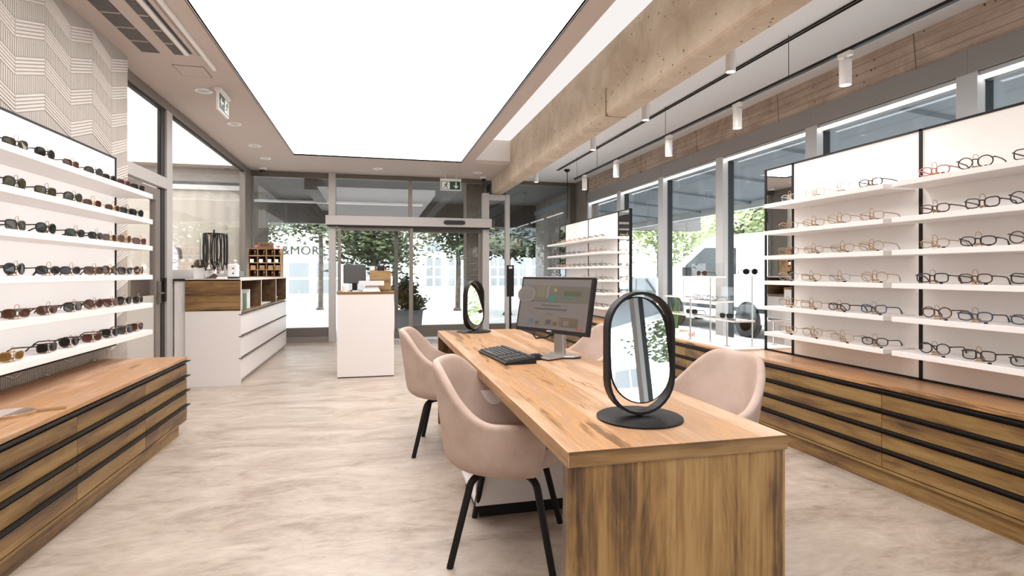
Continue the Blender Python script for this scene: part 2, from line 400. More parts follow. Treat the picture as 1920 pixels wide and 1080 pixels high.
bar_(d, 'door_stile', XL-.035, XL+.02, 6.18, 6.30, 0.02, 2.06, 'frame_grey')
bar_(d, 'door_stile', XL-.035, XL+.02, 5.24, 5.36, 0.02, 2.06, 'frame_grey')
bar_(d, 'door_rail', XL-.035, XL+.02, 5.36, 6.18, 1.94, 2.06, 'frame_grey')
bar_(d, 'door_rail', XL-.035, XL+.02, 5.36, 6.18, 0.02, 0.16, 'frame_grey')
box(XL-.02, XL+.004, 5.36, 6.18, 0.16, 1.0).build('kick_panel', 'grey_panel', d)
pane(d, XL-.012, XL-.004, 5.36, 6.18, 1.0, 1.94)
lk = box(XL+.018, XL+.03, 6.40, 6.45, 0.93, 1.17).build('lock_plate', 'gasket', p)
box(XL+.02, XL+.034, 6.20, 6.28, 0.92, 1.14).build('lock_plate', 'frame_bronze', d)
h = MB().tube([(XL+.02,6.24,1.02),(XL+.07,6.24,1.02),(XL+.07,6.12,1.02)], 0.009, 8); h.build('handle', 'frame_bronze', d, smooth=True)

# workshop behind the partition
sstruct('wall_workshop', box(-5.6, -5.5, 5.0, YB, 0, 3.0), 'white_paint')
wb = sstruct('wall_workshop_back', MB().box(-5.5, XL-.05, YB-.06, YB+.04, 0, 0.9).box(-5.5, XL-.05, YB-.06, YB+.04, 2.78, 3.0), 'grey_panel')
sstruct('wall_workshop_near', box(-5.6, -2.10, 5.0, 5.10, 0, 3.0), 'pale_wall')
sstruct('ceiling_workshop', MB().box(-5.6, XL-.06, 5.0, 5.95, CEIL, CEIL+.06), 'soffit')
sstruct('ceiling_workshop', MB().box(-5.6, XL-.06, 10.1, YB+.1, CEIL, CEIL+.06), 'soffit')
tag(box(-5.6, XL-.12, 5.95, 10.1, CEIL+.005, CEIL+.05).build('workshop_light_panel', 'panel_light'), 'glowing white ceiling panel behind the left glass partition', 'ceiling light')
rb = thing('roller_blind', 'pale roller blind over the window behind the left glass partition', 'blind')
mbb = MB()
nb = 70
pts = [(-5.45 + 3.2*i/nb, YB-.12 + 0.012*math.sin(i*1.35)) for i in range(nb+1)]
mbb.add([(x, y, z) for x, y in pts for z in (0.9, 2.62)], [(2*i, 2*i+2, 2*i+3, 2*i+1) for i in range(nb)])
mbb.build('blind_fabric', 'cream', rb, smooth=True)
MB().box(-5.45, -2.25, YB-.18, YB-.09, 2.62, 2.70).build('blind_casing', 'white_plastic', rb)

# back wall: glazed shop front
fz = 'frame_grey'
p = struct('window_2')          # fixed glazing left of the entrance
bar_(p, 'head_rail', XL, -0.82, YB-.05, YB+.05, 2.90, 3.0, 'frame_bronze')
bar_(p, 'bottom_rail', XL, -0.82, YB-.05, YB+.05, 0.10, 0.25, 'frame_bronze')
bar_(p, 'jamb', XL, XL+.06, YB-.05, YB+.05, 0.10, 2.90, fz)
pane(p, XL+.06, -0.82, YB-.004, YB+.004, 0.25, 2.90)
sstruct('baseboard_back', box(XL, -0.82, YB-.16, YB+.06, 0.0, 0.10), 'frame_grey')
p = struct('door_2')            # automatic sliding entrance
bar_(p, 'post', -0.82, -0.70, YB-.09, YB+.06, 0.0, 3.0, 'frame_light')
bar_(p, 'post', 1.97, 2.09, YB-.09, YB+.06, 0.0, 2.74, 'frame_light')
bar_(p, 'head_rail', -0.70, 1.97, YB-.05, YB+.05, 2.92, 3.0, 'frame_bronze')
op = bar_(p, 'door_operator', -0.86, 2.11, YB-.24, YB+.0, 2.07, 2.235, 'frame_light')
bar_(p, 'operator_seal', -0.84, 2.09, YB-.20, YB-.02, 2.045, 2.07, 'gasket')
sn = MB()
hp = [(-.18+.06*0, 0)]
import itertools
poly = [(1.26+0.055*math.cos(a), 2.15+0.038*math.sin(a)) for a in [R(90+180*i/8) for i in range(9)]] + [(1.55+0.055*math.cos(a), 2.15+0.038*math.sin(a)) for a in [R(-90+180*i/8) for i in range(9)]]
sn.prism(poly, 'XZ', YB-.275, YB-.24); sn.build('motion_sensor', 'gasket', op)
bar_(p, 'upper_mullion', 0.58, 0.65, YB-.05, YB+.05, 2.235, 2.92, fz)
pane(p, -0.70, 0.58, YB-.004, YB+.004, 2.235, 2.92); pane(p, 0.65, 1.97, YB-.004, YB+.004, 2.235, 2.92)
for x0, x1, yy in ((-0.66, 0.66, YB-.12), (0.60, 1.96, YB+.03)):
    lf = bar_(p, 'leaf_rail', x0, x1, yy-.02, yy+.02, 0.03, 0.25 if x0 > 0 else 0.16, 'frame_bronze')
    bar_(p, 'leaf_rail', x0, x1, yy-.02, yy+.02, 1.98, 2.05, 'frame_bronze')
    for xs in (x0, x1-.055): bar_(p, 'leaf_stile', xs, xs+.055, yy-.022, yy+.022, 0.03, 2.05, fz)
    pane(p, x0+.055, x1-.055, yy-.004, yy+.004, 0.2, 1.98)
bar_(p, 'leaf_stile', 0.33, 0.40, YB+.06, YB+.09, 0.03, 2.05, 'frame_bronze')
p = struct('window_3')          # glazing right of the entrance
bar_(p, 'post', 2.42, 2.50, YB-.06, YB+.06, 0.0, 2.72, 'frame_light')
bar_(p, 'transom', 2.09, 2.42, YB-.05, YB+.05, 2.62, 2.72, 'frame_light')
bar_(p, 'bottom_rail', 2.09, XW, YB-.05, YB+.05, 0.08, 0.25, 'frame_bronze')
bar_(p, 'head_rail', 2.42, XW, YB-.05, YB+.05, 2.93, 3.0, 'frame_bronze')
bar_(p, 'post', 3.72, 3.80, YB-.06, YB+.06, 0.0, 3.0, 'frame_bronze')
pane(p, 2.09, 2.42, YB-.004, YB+.004, 0.25, 2.62, 'glass_grey'); pane(p, 2.50, 3.72, YB-.004, YB+.004, 0.25, 2.93, 'glass_grey')
sstruct('baseboard_back', box(2.09, XW, YB-.1, YB+.06, 0.0, 0.08), 'frame_bronze')

# window side: board-marked concrete lintel, tall windows
wr = sstruct('wall_right', MB().box(XW-.02, XW+.16, YF, 9.86, 2.72, 3.0), 'concrete_board')
for yy in (2.05, 3.3, 4.75, 6.2, 7.7):
    MB().prism([(yy,2.72),(yy+.006,2.72),(yy+.03,3.0),(yy+.022,3.0)], 'YZ', XW-.0225, XW-.019).build('crack', 'concrete_dark', wr)
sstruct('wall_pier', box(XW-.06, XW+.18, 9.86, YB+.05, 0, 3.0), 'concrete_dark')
sstruct('wall_sill', box(XW-.05, XW+.16, YF, 9.86, 0.0, 0.40), 'white_paint')
mull = [9.86, 8.45, 7.07, 5.70, 4.30, 2.92, 1.53, 0.14, -1.25, -2.64, -4.03, -5.42, -6.81, -8.2]
for i in range(len(mull)-1):
    ya, yb = mull[i+1], mull[i]
    p = struct('window_%d' % (i+4))
    bar_(p, 'head_rail', XW-.045, XW+.10, ya, yb, 2.555, 2.72, 'frame_head')
    bar_(p, 'head_stop', XW+.0, XW+.08, ya+.05, yb-.05, 2.50, 2.555, 'frame_bronze')
    bar_(p, 'bottom_rail', XW-.03, XW+.10, ya, yb, 0.40, 0.46, 'frame_window')
    bar_(p, 'mullion', XW-.05, XW+.02, ya-.07, ya+.07, 0.46, 2.555, 'frame_window')
    bar_(p, 'mullion_gasket', XW+.02, XW+.10, ya-.065, ya+.065, 0.46, 2.555, 'gasket')
    pane(p, XW+.066, XW+.074, ya+.065, yb-.065, 0.46, 2.50, 'glass_grey')
    if i < 7:
        t = thing('linear_light', 'white light strip above the %s window pane from the far end' % ORD[i], 'light', (XW-.02, (ya+yb)/2, 2.51), group='light strips above the window panes')
        hl = (yb-ya)/2-.075
        MB().box(-.01, .014, -hl, hl, -.012, .012).build('diffuser', 'led_bar', t)
        MB().box(-.014, .018, -hl, hl, .012, .04).build('channel', 'frame_window', t)
bar_(bpy.data.objects['window_4'], 'mullion', XW-.05, XW+.02, 9.79, 9.86, 0.40, 2.555, 'frame_window')

# ================================================================== CEILING FITTINGS
ac = thing('air_conditioner', 'white ceiling air conditioner grille above the left wall', 'air conditioner', (-1.6, 4.0, CEIL))
def acp(name, mb, mat, par=ac):
    o = mb.build(name, mat, par)
    return o
acp('housing', MB().box(-.24, .21, -2.0, 1.06, -.008, 0.0), 'soffit')
def grille(x0, x1, y0, y1, seg):
    g = acp('grille', MB().box(x0, x1, y0, y1, -.0105, -.008), 'grille_dark')
    n = int((y1-y0)/seg)
    for k in range(n):
        mb = MB(); ya = y0 + k*seg
        for q in range(12): mb.box(x0, x1, ya+.008+q*(seg-.012)/12, ya+.008+q*(seg-.012)/12+.008, -.016, -.0105)
        mb.build('slat_panel', 'grille_bar', g)
        MB().box(x0, x1, ya-.005, ya+.005, -.017, -.0105).build('divider', 'soffit', g)
grille(-.215, -.09, -1.6, 1.04, 0.24); grille(.018, .08, -1.6, 1.04, 0.24)
acp('air_slot', MB().box(.136, .165, -1.6, 1.0, -.0105, -.008), 'gasket')
acp('flap', MB().box(.10, .132, -1.6, 1.02, -.02, -.008), 'white_plastic')
acp('flap', MB().box(.168, .20, -1.6, 1.02, -.018, -.008), 'soffit')
acp('edge_rail', MB().box(.225, .25, -2.0, 1.33, -.022, 0), 'white_plastic')
ap = thing('access_panel', 'flush square access panel in the ceiling past the air conditioner', 'panel', (-1.57, 5.45, CEIL))
MB().box(-.118, .118, -.13, .13, -.004, 0).build('cover', 'soffit', ap, bevel=.002)
e = MB(); [e.box(*q, -.003, 0) for q in ((-.124,-.118,-.136,.136),(.118,.124,-.136,.136),(-.124,.124,-.136,-.13),(-.124,.124,.13,.136))]; e.build('joint', 'frame_bronze', ap)
dl_me = MB().lathe([(.05,-.002),(.055,-.014),(.078,-.014),(.085,-.004),(.085,0)], seg=28).mesh('bezel', 'white_plastic', True)
dl_l = MB().lathe([(0,-.003),(.052,-.003),(.052,-.001)], seg=24).mesh('lens', 'lamp_off')
for i, (x, y, lab) in enumerate([(-1.63,5.99,'round ceiling downlight beside the hanging exit sign'), (-1.64,7.23,'round ceiling downlight just beyond the hanging exit sign'),
        (-1.636,8.39,'round ceiling downlight left of the far end of the light panel'), (-1.66,9.29,'round ceiling downlight nearest the left dome camera'),
        (0.03,9.75,'round ceiling downlight in the soffit before the entrance, centre'), (1.75,9.75,'round ceiling downlight in the soffit beside the beam end')]):
    t = thing('downlight', lab, 'downlight', (x, y, CEIL), group='recessed ceiling downlights')
    inst('bezel', dl_me, t); inst('lens', dl_l, t)
for x, y, lab in ((-1.86, 10.16, 'small dome security camera in the left back ceiling corner'), (1.93, 10.16, 'small dome security camera beside the beam above the entrance')):
    t = thing('security_camera', lab, 'camera', (x, y, CEIL), group='dome cameras')
    MB().lathe([(.06,0),(.062,-.03),(.055,-.04)], seg=20).build('mount', 'white_plastic', t, smooth=True)
    MB().lathe([(.05,-.04),(.046,-.065),(.03,-.085),(0,-.092)], seg=20).build('dome', 'gasket', t, smooth=True)

def exit_sign(loc, rz, label, arrow):
    t = thing('exit_sign', label, 'exit sign', loc, rz)
    # local: plate in XZ plane, facing -Y
    MB().box(-.19, .19, -.03, .03, .17, .20).build('ceiling_mount', 'white_plastic', t, bevel=.003)
    if loc[2] < 2.79: MB().tube([(-.1,0,.2),(-.1,0,CEIL-loc[2])], .006, 8).tube([(.1,0,.2),(.1,0,CEIL-loc[2])], .006, 8).build('hanger', 'white_plastic', t)
    MB().box(-.185, .185, -.012, .012, -.01, .17).build('plate', 'white_plastic', t, bevel=.002)
    MB().box(-.172, .172, -.015, -.012, .004, .152).build('green_face', 'green_sign', t)
    fx = 0.18 if arrow == 'left' else 0.0      # the figure stands on the side away from the arrow tip
    s = MB().box(fx-.160, fx-.020, -.0165, -.015, .014, .142); s.build('white_field', 'sign_white', t)
    m = MB()   # running figure
    y0 = -.018; y1 = -.0165
    def st(a, b, wd):
        a, b = Vector((a[0],0,a[1])), Vector((b[0],0,b[1])); dd = (b-a).normalized(); nn = Vector((-dd.z,0,dd.x))*wd/2
        m.prism([((a+nn).x,(a+nn).z),((b+nn).x,(b+nn).z),((b-nn).x,(b-nn).z),((a-nn).x,(a-nn).z)], 'XZ', y0, y1)
    cx = fx-.088
    m.prism([(cx+.022+.012*math.cos(k*math.pi/5), .124+.012*math.sin(k*math.pi/5)) for k in range(10)], 'XZ', y0, y1)
    st((cx+.012,.110),(cx-.008,.070),.022); st((cx-.006,.074),(cx+.026,.052),.013); st((cx+.026,.055),(cx+.018,.022),.012)
    st((cx-.008,.072),(cx-.022,.044),.013); st((cx-.02,.046),(cx-.052,.040),.012); st((cx+.010,.104),(cx+.040,.086),.010); st((cx+.008,.106),(cx-.026,.098),.010); st((cx-.026,.100),(cx-.034,.078),.009)
    m.build('running_figure', 'green_sign', t)
    a = MB()
    if arrow == 'down':
        a.prism([(.085,.135),(.103,.135),(.103,.06),(.085,.06)], 'XZ', y0, y1+.0012); a.prism([(.094,.022),(.140,.075),(.118,.075),(.094,.05),(.070,.075),(.048,.075)], 'XZ', y0, y1+.0012)
    else:
        a.prism([(.04-.17,.07),(.145-.17,.07),(.145-.17,.088),(.04-.17,.088)], 'XZ', y0, y1+.0012); a.prism([(.02-.17,.079),(.075-.17,.125),(.075-.17,.104),(.05-.17,.079),(.075-.17,.054),(.075-.17,.033)], 'XZ', y0, y1+.0012)
    a.build('arrow', 'sign_white', t)
exit_sign((1.31, 10.05, 2.72), 0.0, 'green exit sign with running figure and down arrow above the sliding door', 'down')
exit_sign((-1.47, 6.03, 2.80), R(90), 'green exit sign hanging edge-on beside the left glass partition', 'left')

# track lighting
def spot(x, y, ztop, label, group):
    t = thing('track_spotlight', label, 'spotlight', (x, y, ztop), group=group)
    inst('adapter', SPM['a'], t); inst('housing', SPM['h'], t); inst('lamp_lens', SPM['l'], t)
    ld = bpy.data.lights.new('spot_lamp', 'SPOT'); ld.energy = SPOT_WATTS; ld.spot_size = R(150); ld.spot_blend = 1.0; ld.color = (1, 0.95, 0.89); ld.shadow_soft_size = 0.035
    lo = bpy.data.objects.new('lamp', ld); COL.objects.link(lo); lo.parent = t; lo.location = (0, 0, -.225)
    return t
SPM = {'a': MB().box(-.016, .016, -.05, .05, -.03, 0).tube([(0,0,-.03),(0,0,-.055)], .009, 8).mesh('adapter', 'white_plastic'),
       'h': MB().lathe([(.0,-.05),(.034,-.05),(.037,-.056),(.037,-.215),(.033,-.215),(.031,-.20)], seg=24).mesh('housing', 'white_plastic', True),
       'l': MB().lathe([(0,-.204),(.031,-.204),(.031,-.201)], seg=20).mesh('lamp_lens', 'lamp_face')}
tk = thing('track_rail', 'thin black suspended lighting track running beside the windows', 'lighting track', (3.0, 5.2, 2.67))
MB().box(-.016, .016, -4.6, 3.0, 0, .02).build('rail', 'black_metal', tk)
for y in (-3.4, -1.63, .2, 2.1, 2.9): MB().tube([(0,y,.02),(0,y,.33)], .0025, 6).build('suspension_wire', 'gasket', tk)
for i, y in enumerate((7.78, 6.66, 5.33, 4.18, 3.05)):
    spot(3.0, y, 2.67, 'white cylinder spotlight on the suspended black track, %s from the far end' % ORD[i], 'spotlights on the suspended track')
tk = thing('track_rail', 'white lighting track fixed to the ceiling behind the concrete beam', 'lighting track', (2.64, 5.5, 2.975))
MB().box(-.016, .016, -4.6, 4.4, 0, .025).build('rail', 'white_plastic', tk)
for i, y in enumerate((9.1, 6.55, 5.15, 3.76)):
    spot(2.64, y, 2.975, 'white cylinder spotlight peeping past the beam, %s from the far end' % ORD[i], 'spotlights behind the beam')
tk = thing('track_rail', 'slim recessed ceiling track line above the suspended track', 'lighting track', (3.05, 5.2, CEIL-.012))
for x in (-.02, .012): MB().box(x, x+.008, -4.6, 4.0, 0, .012).build('rail', 'black_metal', tk)

# ================================================================== DESK
t = thing('desk', 'long oak desk with solid panel legs in the middle of the shop', 'desk')
MB().box(.49, 1.163, 1.388, 4.57, .708, .75).build('desktop', 'oak_long_y', t, bevel=.0015)
MB().box(.492, 1.161, 1.386, 1.3885, .7085, .7495).build('edge_band', 'oak_front_x', t)
MB().box(.4885, .4905, 1.39, 4.568, .7085, .7495).build('edge_band', 'oak_side', t)
MB().box(.49, 1.158, 1.392, 1.434, 0, .708).build('leg_panel', 'oak_vert', t, bevel=.0015)
MB().box(.49, 1.158, 4.526, 4.568, 0, .708).build('leg_panel', 'oak_vert', t, bevel=.0015)
# low white cabinet under the desk
t = thing('desk_pedestal', 'white open shelf unit on a black plinth under the desk', 'cabinet')
MB().box(.50, 1.10, 2.75, 3.18, 0, .07).build('plinth', 'black_plastic', t)
MB().box(.478, 1.12, 2.715, 2.735, .07, .62).build('side_panel', 'white_lam', t)
MB().box(.478, 1.12, 3.17, 3.19, .07, .62).build('side_panel', 'white_lam', t)
MB().box(.478, 1.12, 2.735, 3.17, .07, .09).build('shelf', 'white_lam', t)
MB().box(.478, 1.12, 2.735, 3.17, .34, .358).build('shelf', 'white_lam', t)
MB().box(.478, 1.12, 2.715, 3.19, .62, .64).build('top', 'white_lam', t)
MB().box(1.10, 1.118, 2.735, 3.17, .09, .62).build('back_panel', 'white_lam', t)

# ================================================================== TUB CHAIRS
def chair_meshes():
    ms = {}
    Rr, La = 0.265, 0.20
    ns, nt_ = 40, 12
    tot = math.pi*Rr + 2*La
    V = []
    for i in range(ns+1):
        s = -1 + 2*i/ns; l = abs(s)*tot/2; sg = 1 if s >= 0 else -1
        if l < math.pi*Rr/2:
            a = l/Rr; ux, uy = -math.cos(a), sg*math.sin(a); px, py = ux*Rr, uy*Rr
        else:
            e = l - math.pi*Rr/2; px, py = e, sg*(Rr - 0.02*(e/La)**2); ux, uy = 0, sg
        k = l/(tot/2)                                   # 0 at back, 1 at arm tip
        q = min(1, max(0, (k-.20)/.50)); q = q*q*(3-2*q)
        h = .835 - .225*q - .03*max(0, (k-.9)/.1)**2
        for jn in range(nt_+1):
            tt = jn/nt_
            if tt < .30:                                # pan curving up from under the seat
                b = tt/.30; sc = .42 + .53*math.sin(b*math.pi/2); z = .372 + .055*(1-math.cos(b*math.pi/2))
            else:
                b = (tt-.30)/.70; sc = .95 + .12*b**.8; z = .427 + (h-.427)*b
            V.append((-.02 + px*sc - (0.03*tt*tt if k < .5 else 0.03*tt*tt*(1-(k-.5)*2)), py*sc, z))
    F = []
    for i in range(ns):
        for jn in range(nt_):
            a = i*(nt_+1)+jn; F.append((a, a+nt_+1, a+nt_+2, a+1))
    mb = MB().add(V, F); ms['shell'] = mb.mesh('shell', 'fabric', True)
    # seat cushion
    mb = MB(); out = []
    for i in range(28):
        a = 2*math.pi*i/28; ca, sa = math.cos(a), math.sin(a); n = 3.2
        r = (abs(ca)**n + abs(sa)**n)**(-1/n); out.append((.015 + .225*r*ca, .215*r*sa))
    cx = .015
    rings = [(.93, .405), (1.0, .43), (1.0, .462), (.95, .482), (.7, .49), (.02, .492)]
    V = [(cx+(x-cx)*k, y*k, z) for k, z in rings for x, y in out]
    F = [(r*28+i, r*28+(i+1)%28, (r+1)*28+(i+1)%28, (r+1)*28+i) for r in range(len(rings)-1) for i in range(28)]
    F.append(tuple(reversed(range(28)))); F.append(tuple(range((len(rings)-1)*28, len(rings)*28)))
    ms['seat'] = mb.add(V, F).mesh('seat', 'fabric_inside', True)
    for nm, sx, sy in (('leg0',-1,-1),('leg1',-1,1),('leg2',1,-1),('leg3',1,1)):
        P = [(sx*.03, sy*.04, .352)]
        P += [(sx*.10, sy*.12, .352)]
        for k in range(1, 6):
            a = k/5*math.pi/2*.86; P.append((sx*(.10+.045*math.sin(a)), sy*(.12+.05*math.sin(a)), .352-.045*(1-math.cos(a))))
        P.append((sx*.2125, sy*.2425, 0.004)); P.append((sx*.2128, sy*.2428, 0.0))
        ms[nm] = MB().tube(P, [.016]*(len(P)-2)+[.0145,.0145], 10).mesh('leg', 'black_metal', True)
    ms['frame'] = MB().box(-.10,.10,-.12,.12,.345,.372).mesh('seat_frame', 'black_metal')
    return ms
CM = chair_meshes()
def chair(x, y, ang, label):
    t = thing('tub_chair', label, 'chair', (x, y, 0), R(ang), group='upholstered tub chairs around the desk')
    s = inst('shell', CM['shell'], t)
    md = s.modifiers.new('thick', 'SOLIDIFY'); md.thickness = .038; md.offset = 0.0
    md = s.modifiers.new('soft', 'SUBSURF'); md.levels = 1; md.render_levels = 1
    inst('seat', CM['seat'], t); inst('seat_frame', CM['frame'], t)
    for k in range(4): inst('leg', CM['leg%d' % k], t)
chair(.585, 2.45, -22, 'beige tub chair nearest the camera, pushed under the left side of the desk')
chair(.50, 3.93, -12, 'beige tub chair on the left side of the desk, farther from the camera')
chair(1.43, 2.36, 188, 'beige tub chair behind the near oval mirror, right side of desk')
chair(1.42, 3.90, 184, 'beige tub chair behind the computer monitor, right side of desk')

# ================================================================== DESK THINGS
def stadium(hw, hh, n=16):      # points of a pill outline in XZ, centred
    P = []
    for i in range(n+1):
        a = math.pi*i/n; P.append((hw*math.cos(a), hh-hw + hw*math.sin(a)))
    for i in range(n+1):
        a = math.pi + math.pi*i/n; P.append((hw*math.cos(a), -(hh-hw) + hw*math.sin(a)))
    return P
def table_mirror(loc, rz, tilt, label, swing=0):
    t = thing('table_mirror', label, 'mirror', loc, rz, group='oval mirrors on the desk')
    hw, hh, zc = .118, .198, .212
    MB().lathe([(.0,0),(.135,0),(.138,.002),(.138,.006),(.135,.008),(0,.008)], seg=56).build('base', 'black_metal', t, smooth=True)
    MB().lathe([(.011,.008),(.011,.022)], seg=14).build('stem', 'black_metal', t)
    o, i_ = stadium(hw, hh), stadium(hw-.009, hh-.009); n = len(o); V = []; F = []
    for y in (-.02, .02):
        V += [(x, y, z+zc) for x, z in o] + [(x, y, z+zc) for x, z in i_]
    for k in range(n):
        q = (k+1) % n
        F += [(k,q,n+q,n+k), (2*n+k,3*n+k,3*n+q,2*n+q), (k,2*n+k,2*n+q,q), (n+k,n+q,3*n+q,3*n+k)]
    MB().add(V, F).build('ring_frame', 'black_metal', t, smooth=True)
    piv = MB().tube([(-.112,0,zc),(-.098,0,zc)], .004, 8).tube([(.098,0,zc),(.112,0,zc)], .004, 8); piv.build('pivot', 'black_metal', t)
    g = MB().prism(stadium(.102, .168), 'XZ', -.004, .004)
    go = g.build('mirror_glass', 'mirror', t); go.location = (0, 0, zc+.010); go.rotation_euler = (R(tilt), 0, R(swing))
    rm = MB().tube([(x, 0, z) for x, z in stadium(.1025, .1685)], .0042, 6, closed=True); ro = rm.build('rim', 'black_metal', go, smooth=True)
table_mirror((.83, 1.662, .75), R(1), -6.5, 'oval black-framed mirror on a round base at the near end of the desk')
table_mirror((.762, 4.42, .75), R(44), -10, 'oval black-framed mirror turned sideways at the far end of the desk')

# monitor
A, B_ = Vector((.79, 3.16, 0)), Vector((1.047, 2.68, 0))
cen = (A+B_)/2; ang = math.atan2(B_.y-A.y, B_.x-A.x)
mt = thing('computer_monitor', 'black flat computer monitor on a silver stand, showing a web page', 'monitor', (cen.x, cen.y, .75), ang)
tl = R(11)
def tilt(mb):   # lean the panel back (+Y local) about its lower edge z=.143
    out = []
    for x, y, z in mb.v:
        dz = z - .143; out.append((x, y*math.cos(tl) + dz*math.sin(tl), .143 + dz*math.cos(tl) - y*math.sin(tl)))
    mb.v = out; return mb
Wm, z0, z1 = .272, .143, .452
tilt(MB().box(-Wm, Wm, 0, .028, z0, z1)).build('bezel', 'black_plastic', mt, bevel=.003)
tilt(MB().box(-.17, .17, .028, .06, z0+.05, z1-.05)).build('rear_cover', 'black_plastic', mt, bevel=.006)
tilt(MB().box(-Wm, Wm, -.002, .03, z1, z1+.004)).build('top_edge', 'silver', mt)
pmat('screen_bg', (0.115, 0.10, 0.094), 0.25, emit=(0.8, 0.7, 0.66), estr=0.02)
sc = tilt(MB().box(-Wm+.014, Wm-.014, -.0015, 0.0, z0+.020, z1-.012)).build('screen', 'screen_bg', mt)
def scr(mat, col, x0, x1, za, zb, e=0.0, name='picture'):
    if mat not in M: pmat(mat, tuple(q*.6 for q in col), 0.3)
    return tilt(MB().box(x0, x1, -.0022, -.0015, za, zb)).build(name, mat, sc)
scr('scr_band', (.15, .14, .11), -.255, .255, .312, .402)
m = MB(); m.prism([(-.215+.075*math.cos(k*math.pi/12), .352+.048*math.sin(k*math.pi/12)) for k in range(24)], 'XZ', -.0028, -.0022); tilt(m).build('text_bubble', 'scr_bubble' if pmat('scr_bubble', (.14,.125,.115), .3) else '', sc)
for k in range(5): scr('scr_line', (.10,.095,.09), -.262, -.175+.008*(k % 2), .331+k*.010, .3325+k*.010, name='text_line').location = (0, -.0008, 0)
scr('scr_beige', (.20, .175, .12), -.135, -.065, .335, .400).location = (0,-.0004,0)
scr('scr_pale', (.23, .215, .20), -.058, -.035, .335, .400).location = (0,-.0004,0)
m = MB().prism([(-.005+.032*math.cos(k*math.pi/10), .330+.016*math.sin(k*math.pi/10)) for k in range(20)], 'XZ', -.003, -.0022); tilt(m).build('teal_bowl', 'scr_teal' if pmat('scr_teal', (.03,.12,.10), .3) else '', sc)
m = MB().prism([(.012+.012*math.cos(k*math.pi/6), .380+.010*math.sin(k*math.pi/6)) for k in range(12)], 'XZ', -.003, -.0022); tilt(m).build('flower', 'scr_gold' if pmat('scr_gold', (.22,.16,.06), .3) else '', sc)
scr('scr_olive', (.11, .095, .05), .075, .20, .350, .375).location = (0,-.0004,0); scr('scr_teal', None, .085, .15, .338, .348).location = (0,-.0006,0)
scr('scr_text', (.115, .10, .095), -.085, .06, .291, .297, name='text_line'); scr('scr_text', None, -.13, .11, .268, .278, name='text_line'); scr('scr_text', None, -.04, .01, .245, .249, name='text_line')
for k, (xa, xb) in enumerate(((-.20,-.075),(-.065,.06),(.068,.20))):
    scr('scr_card%d' % k, ((.20,.19,.19),(.22,.18,.13),(.15,.12,.09))[k], xa, xb, .182, .232)
    scr('scr_obj%d' % k, ((.12,.16,.20),(.08,.08,.13),(.22,.17,.14))[k], xa+.03, xa+.07, .19, .215).location = (0,-.0006,0)
    scr('scr_wood', (.14,.10,.06), xa+.085, xb-.01, .185, .205).location = (0,-.0006,0)
scr('scr_red', (.45,.05,.03), .19, .215, .170, .178, name='red_mark'); scr('scr_red', None, .222, .236, .170, .178, name='red_mark'); scr('scr_red', None, -.115, -.105, .404, .409, name='red_mark')
tilt(MB().box(-.018, .018, -.0015, 0, z0+.006, z0+.014)).build('badge', 'silver', mt)
# stand: rear column, forked foot
MB().box(-.035, .035, .075, .10, .012, .30).build('stand_column', 'silver', mt, bevel=.004)
MB().tube([(0,.05,.27),(0,.09,.25)], .03, 12).build('hinge', 'black_plastic', mt)
ft = MB().prism([(-.10,.16),(.10,.16),(.10,.10),(.055,.06),(.055,-.06),(-.055,-.06),(-.055,.06),(-.10,.10)], 'XY', 0.006, .016); ft.build('foot', 'silver', mt, bevel=.003)
MB().prism([(-.095,.155),(.095,.155),(.095,.10),(.05,.06),(.05,-.055),(-.05,-.055),(-.05,.06),(-.095,.10)], 'XY', 0, .006).build('foot_pad', 'black_plastic', mt)
MB().tube([(-.03,.10,.14),(-.06,.04,.11),(-.10,.0,.105),(-.13,.0,.13)], .005, 8).build('cable', 'black_plastic', mt, smooth=True)

# keyboard
kb = thing('keyboard', 'black computer keyboard on the desk in front of the monitor', 'keyboard', (.695, 3.02, .75), R(-84))
MB().prism([(-.075,0),(.09,0),(.09,.034),(-.08,.014),(-.085,.006)], 'YZ', -.245, .245).build('base', 'black_plastic', kb, bevel=.004)
km = MB().add([(-.0078,-.0078,0),(.0078,-.0078,0),(.0078,.0078,0),(-.0078,.0078,0),(-.006,-.006,.007),(.006,-.006,.007),(.006,.006,.007),(-.006,.006,.007)],
     [(4,5,6,7),(0,1,5,4),(1,2,6,5),(2,3,7,6),(3,0,4,7)]).mesh('key', 'dark_key')
for r in range(6):
    for cidx in range(22):
        if r == 0 and 4 <= cidx <= 9: continue
        if cidx == 14 or cidx == 18: continue
        y = -.062 + r*.0235 + (.006 if r == 5 else 0); z = .0155 + (y+.08)/.17*.020
        o = inst('key', km, kb, (-.225 + cidx*.0214, y, z)); o.rotation_euler = (R(6.5), 0, 0); o.scale = (1.18, 1.3, 1)
sb = MB().box(-.062, .062, -.0095, .0095, 0, .007).build('space_bar', 'dark_key', kb); sb.location = (-.225+6.5*.0214, -.062, .0176); sb.rotation_euler = (R(6.5), 0, 0)
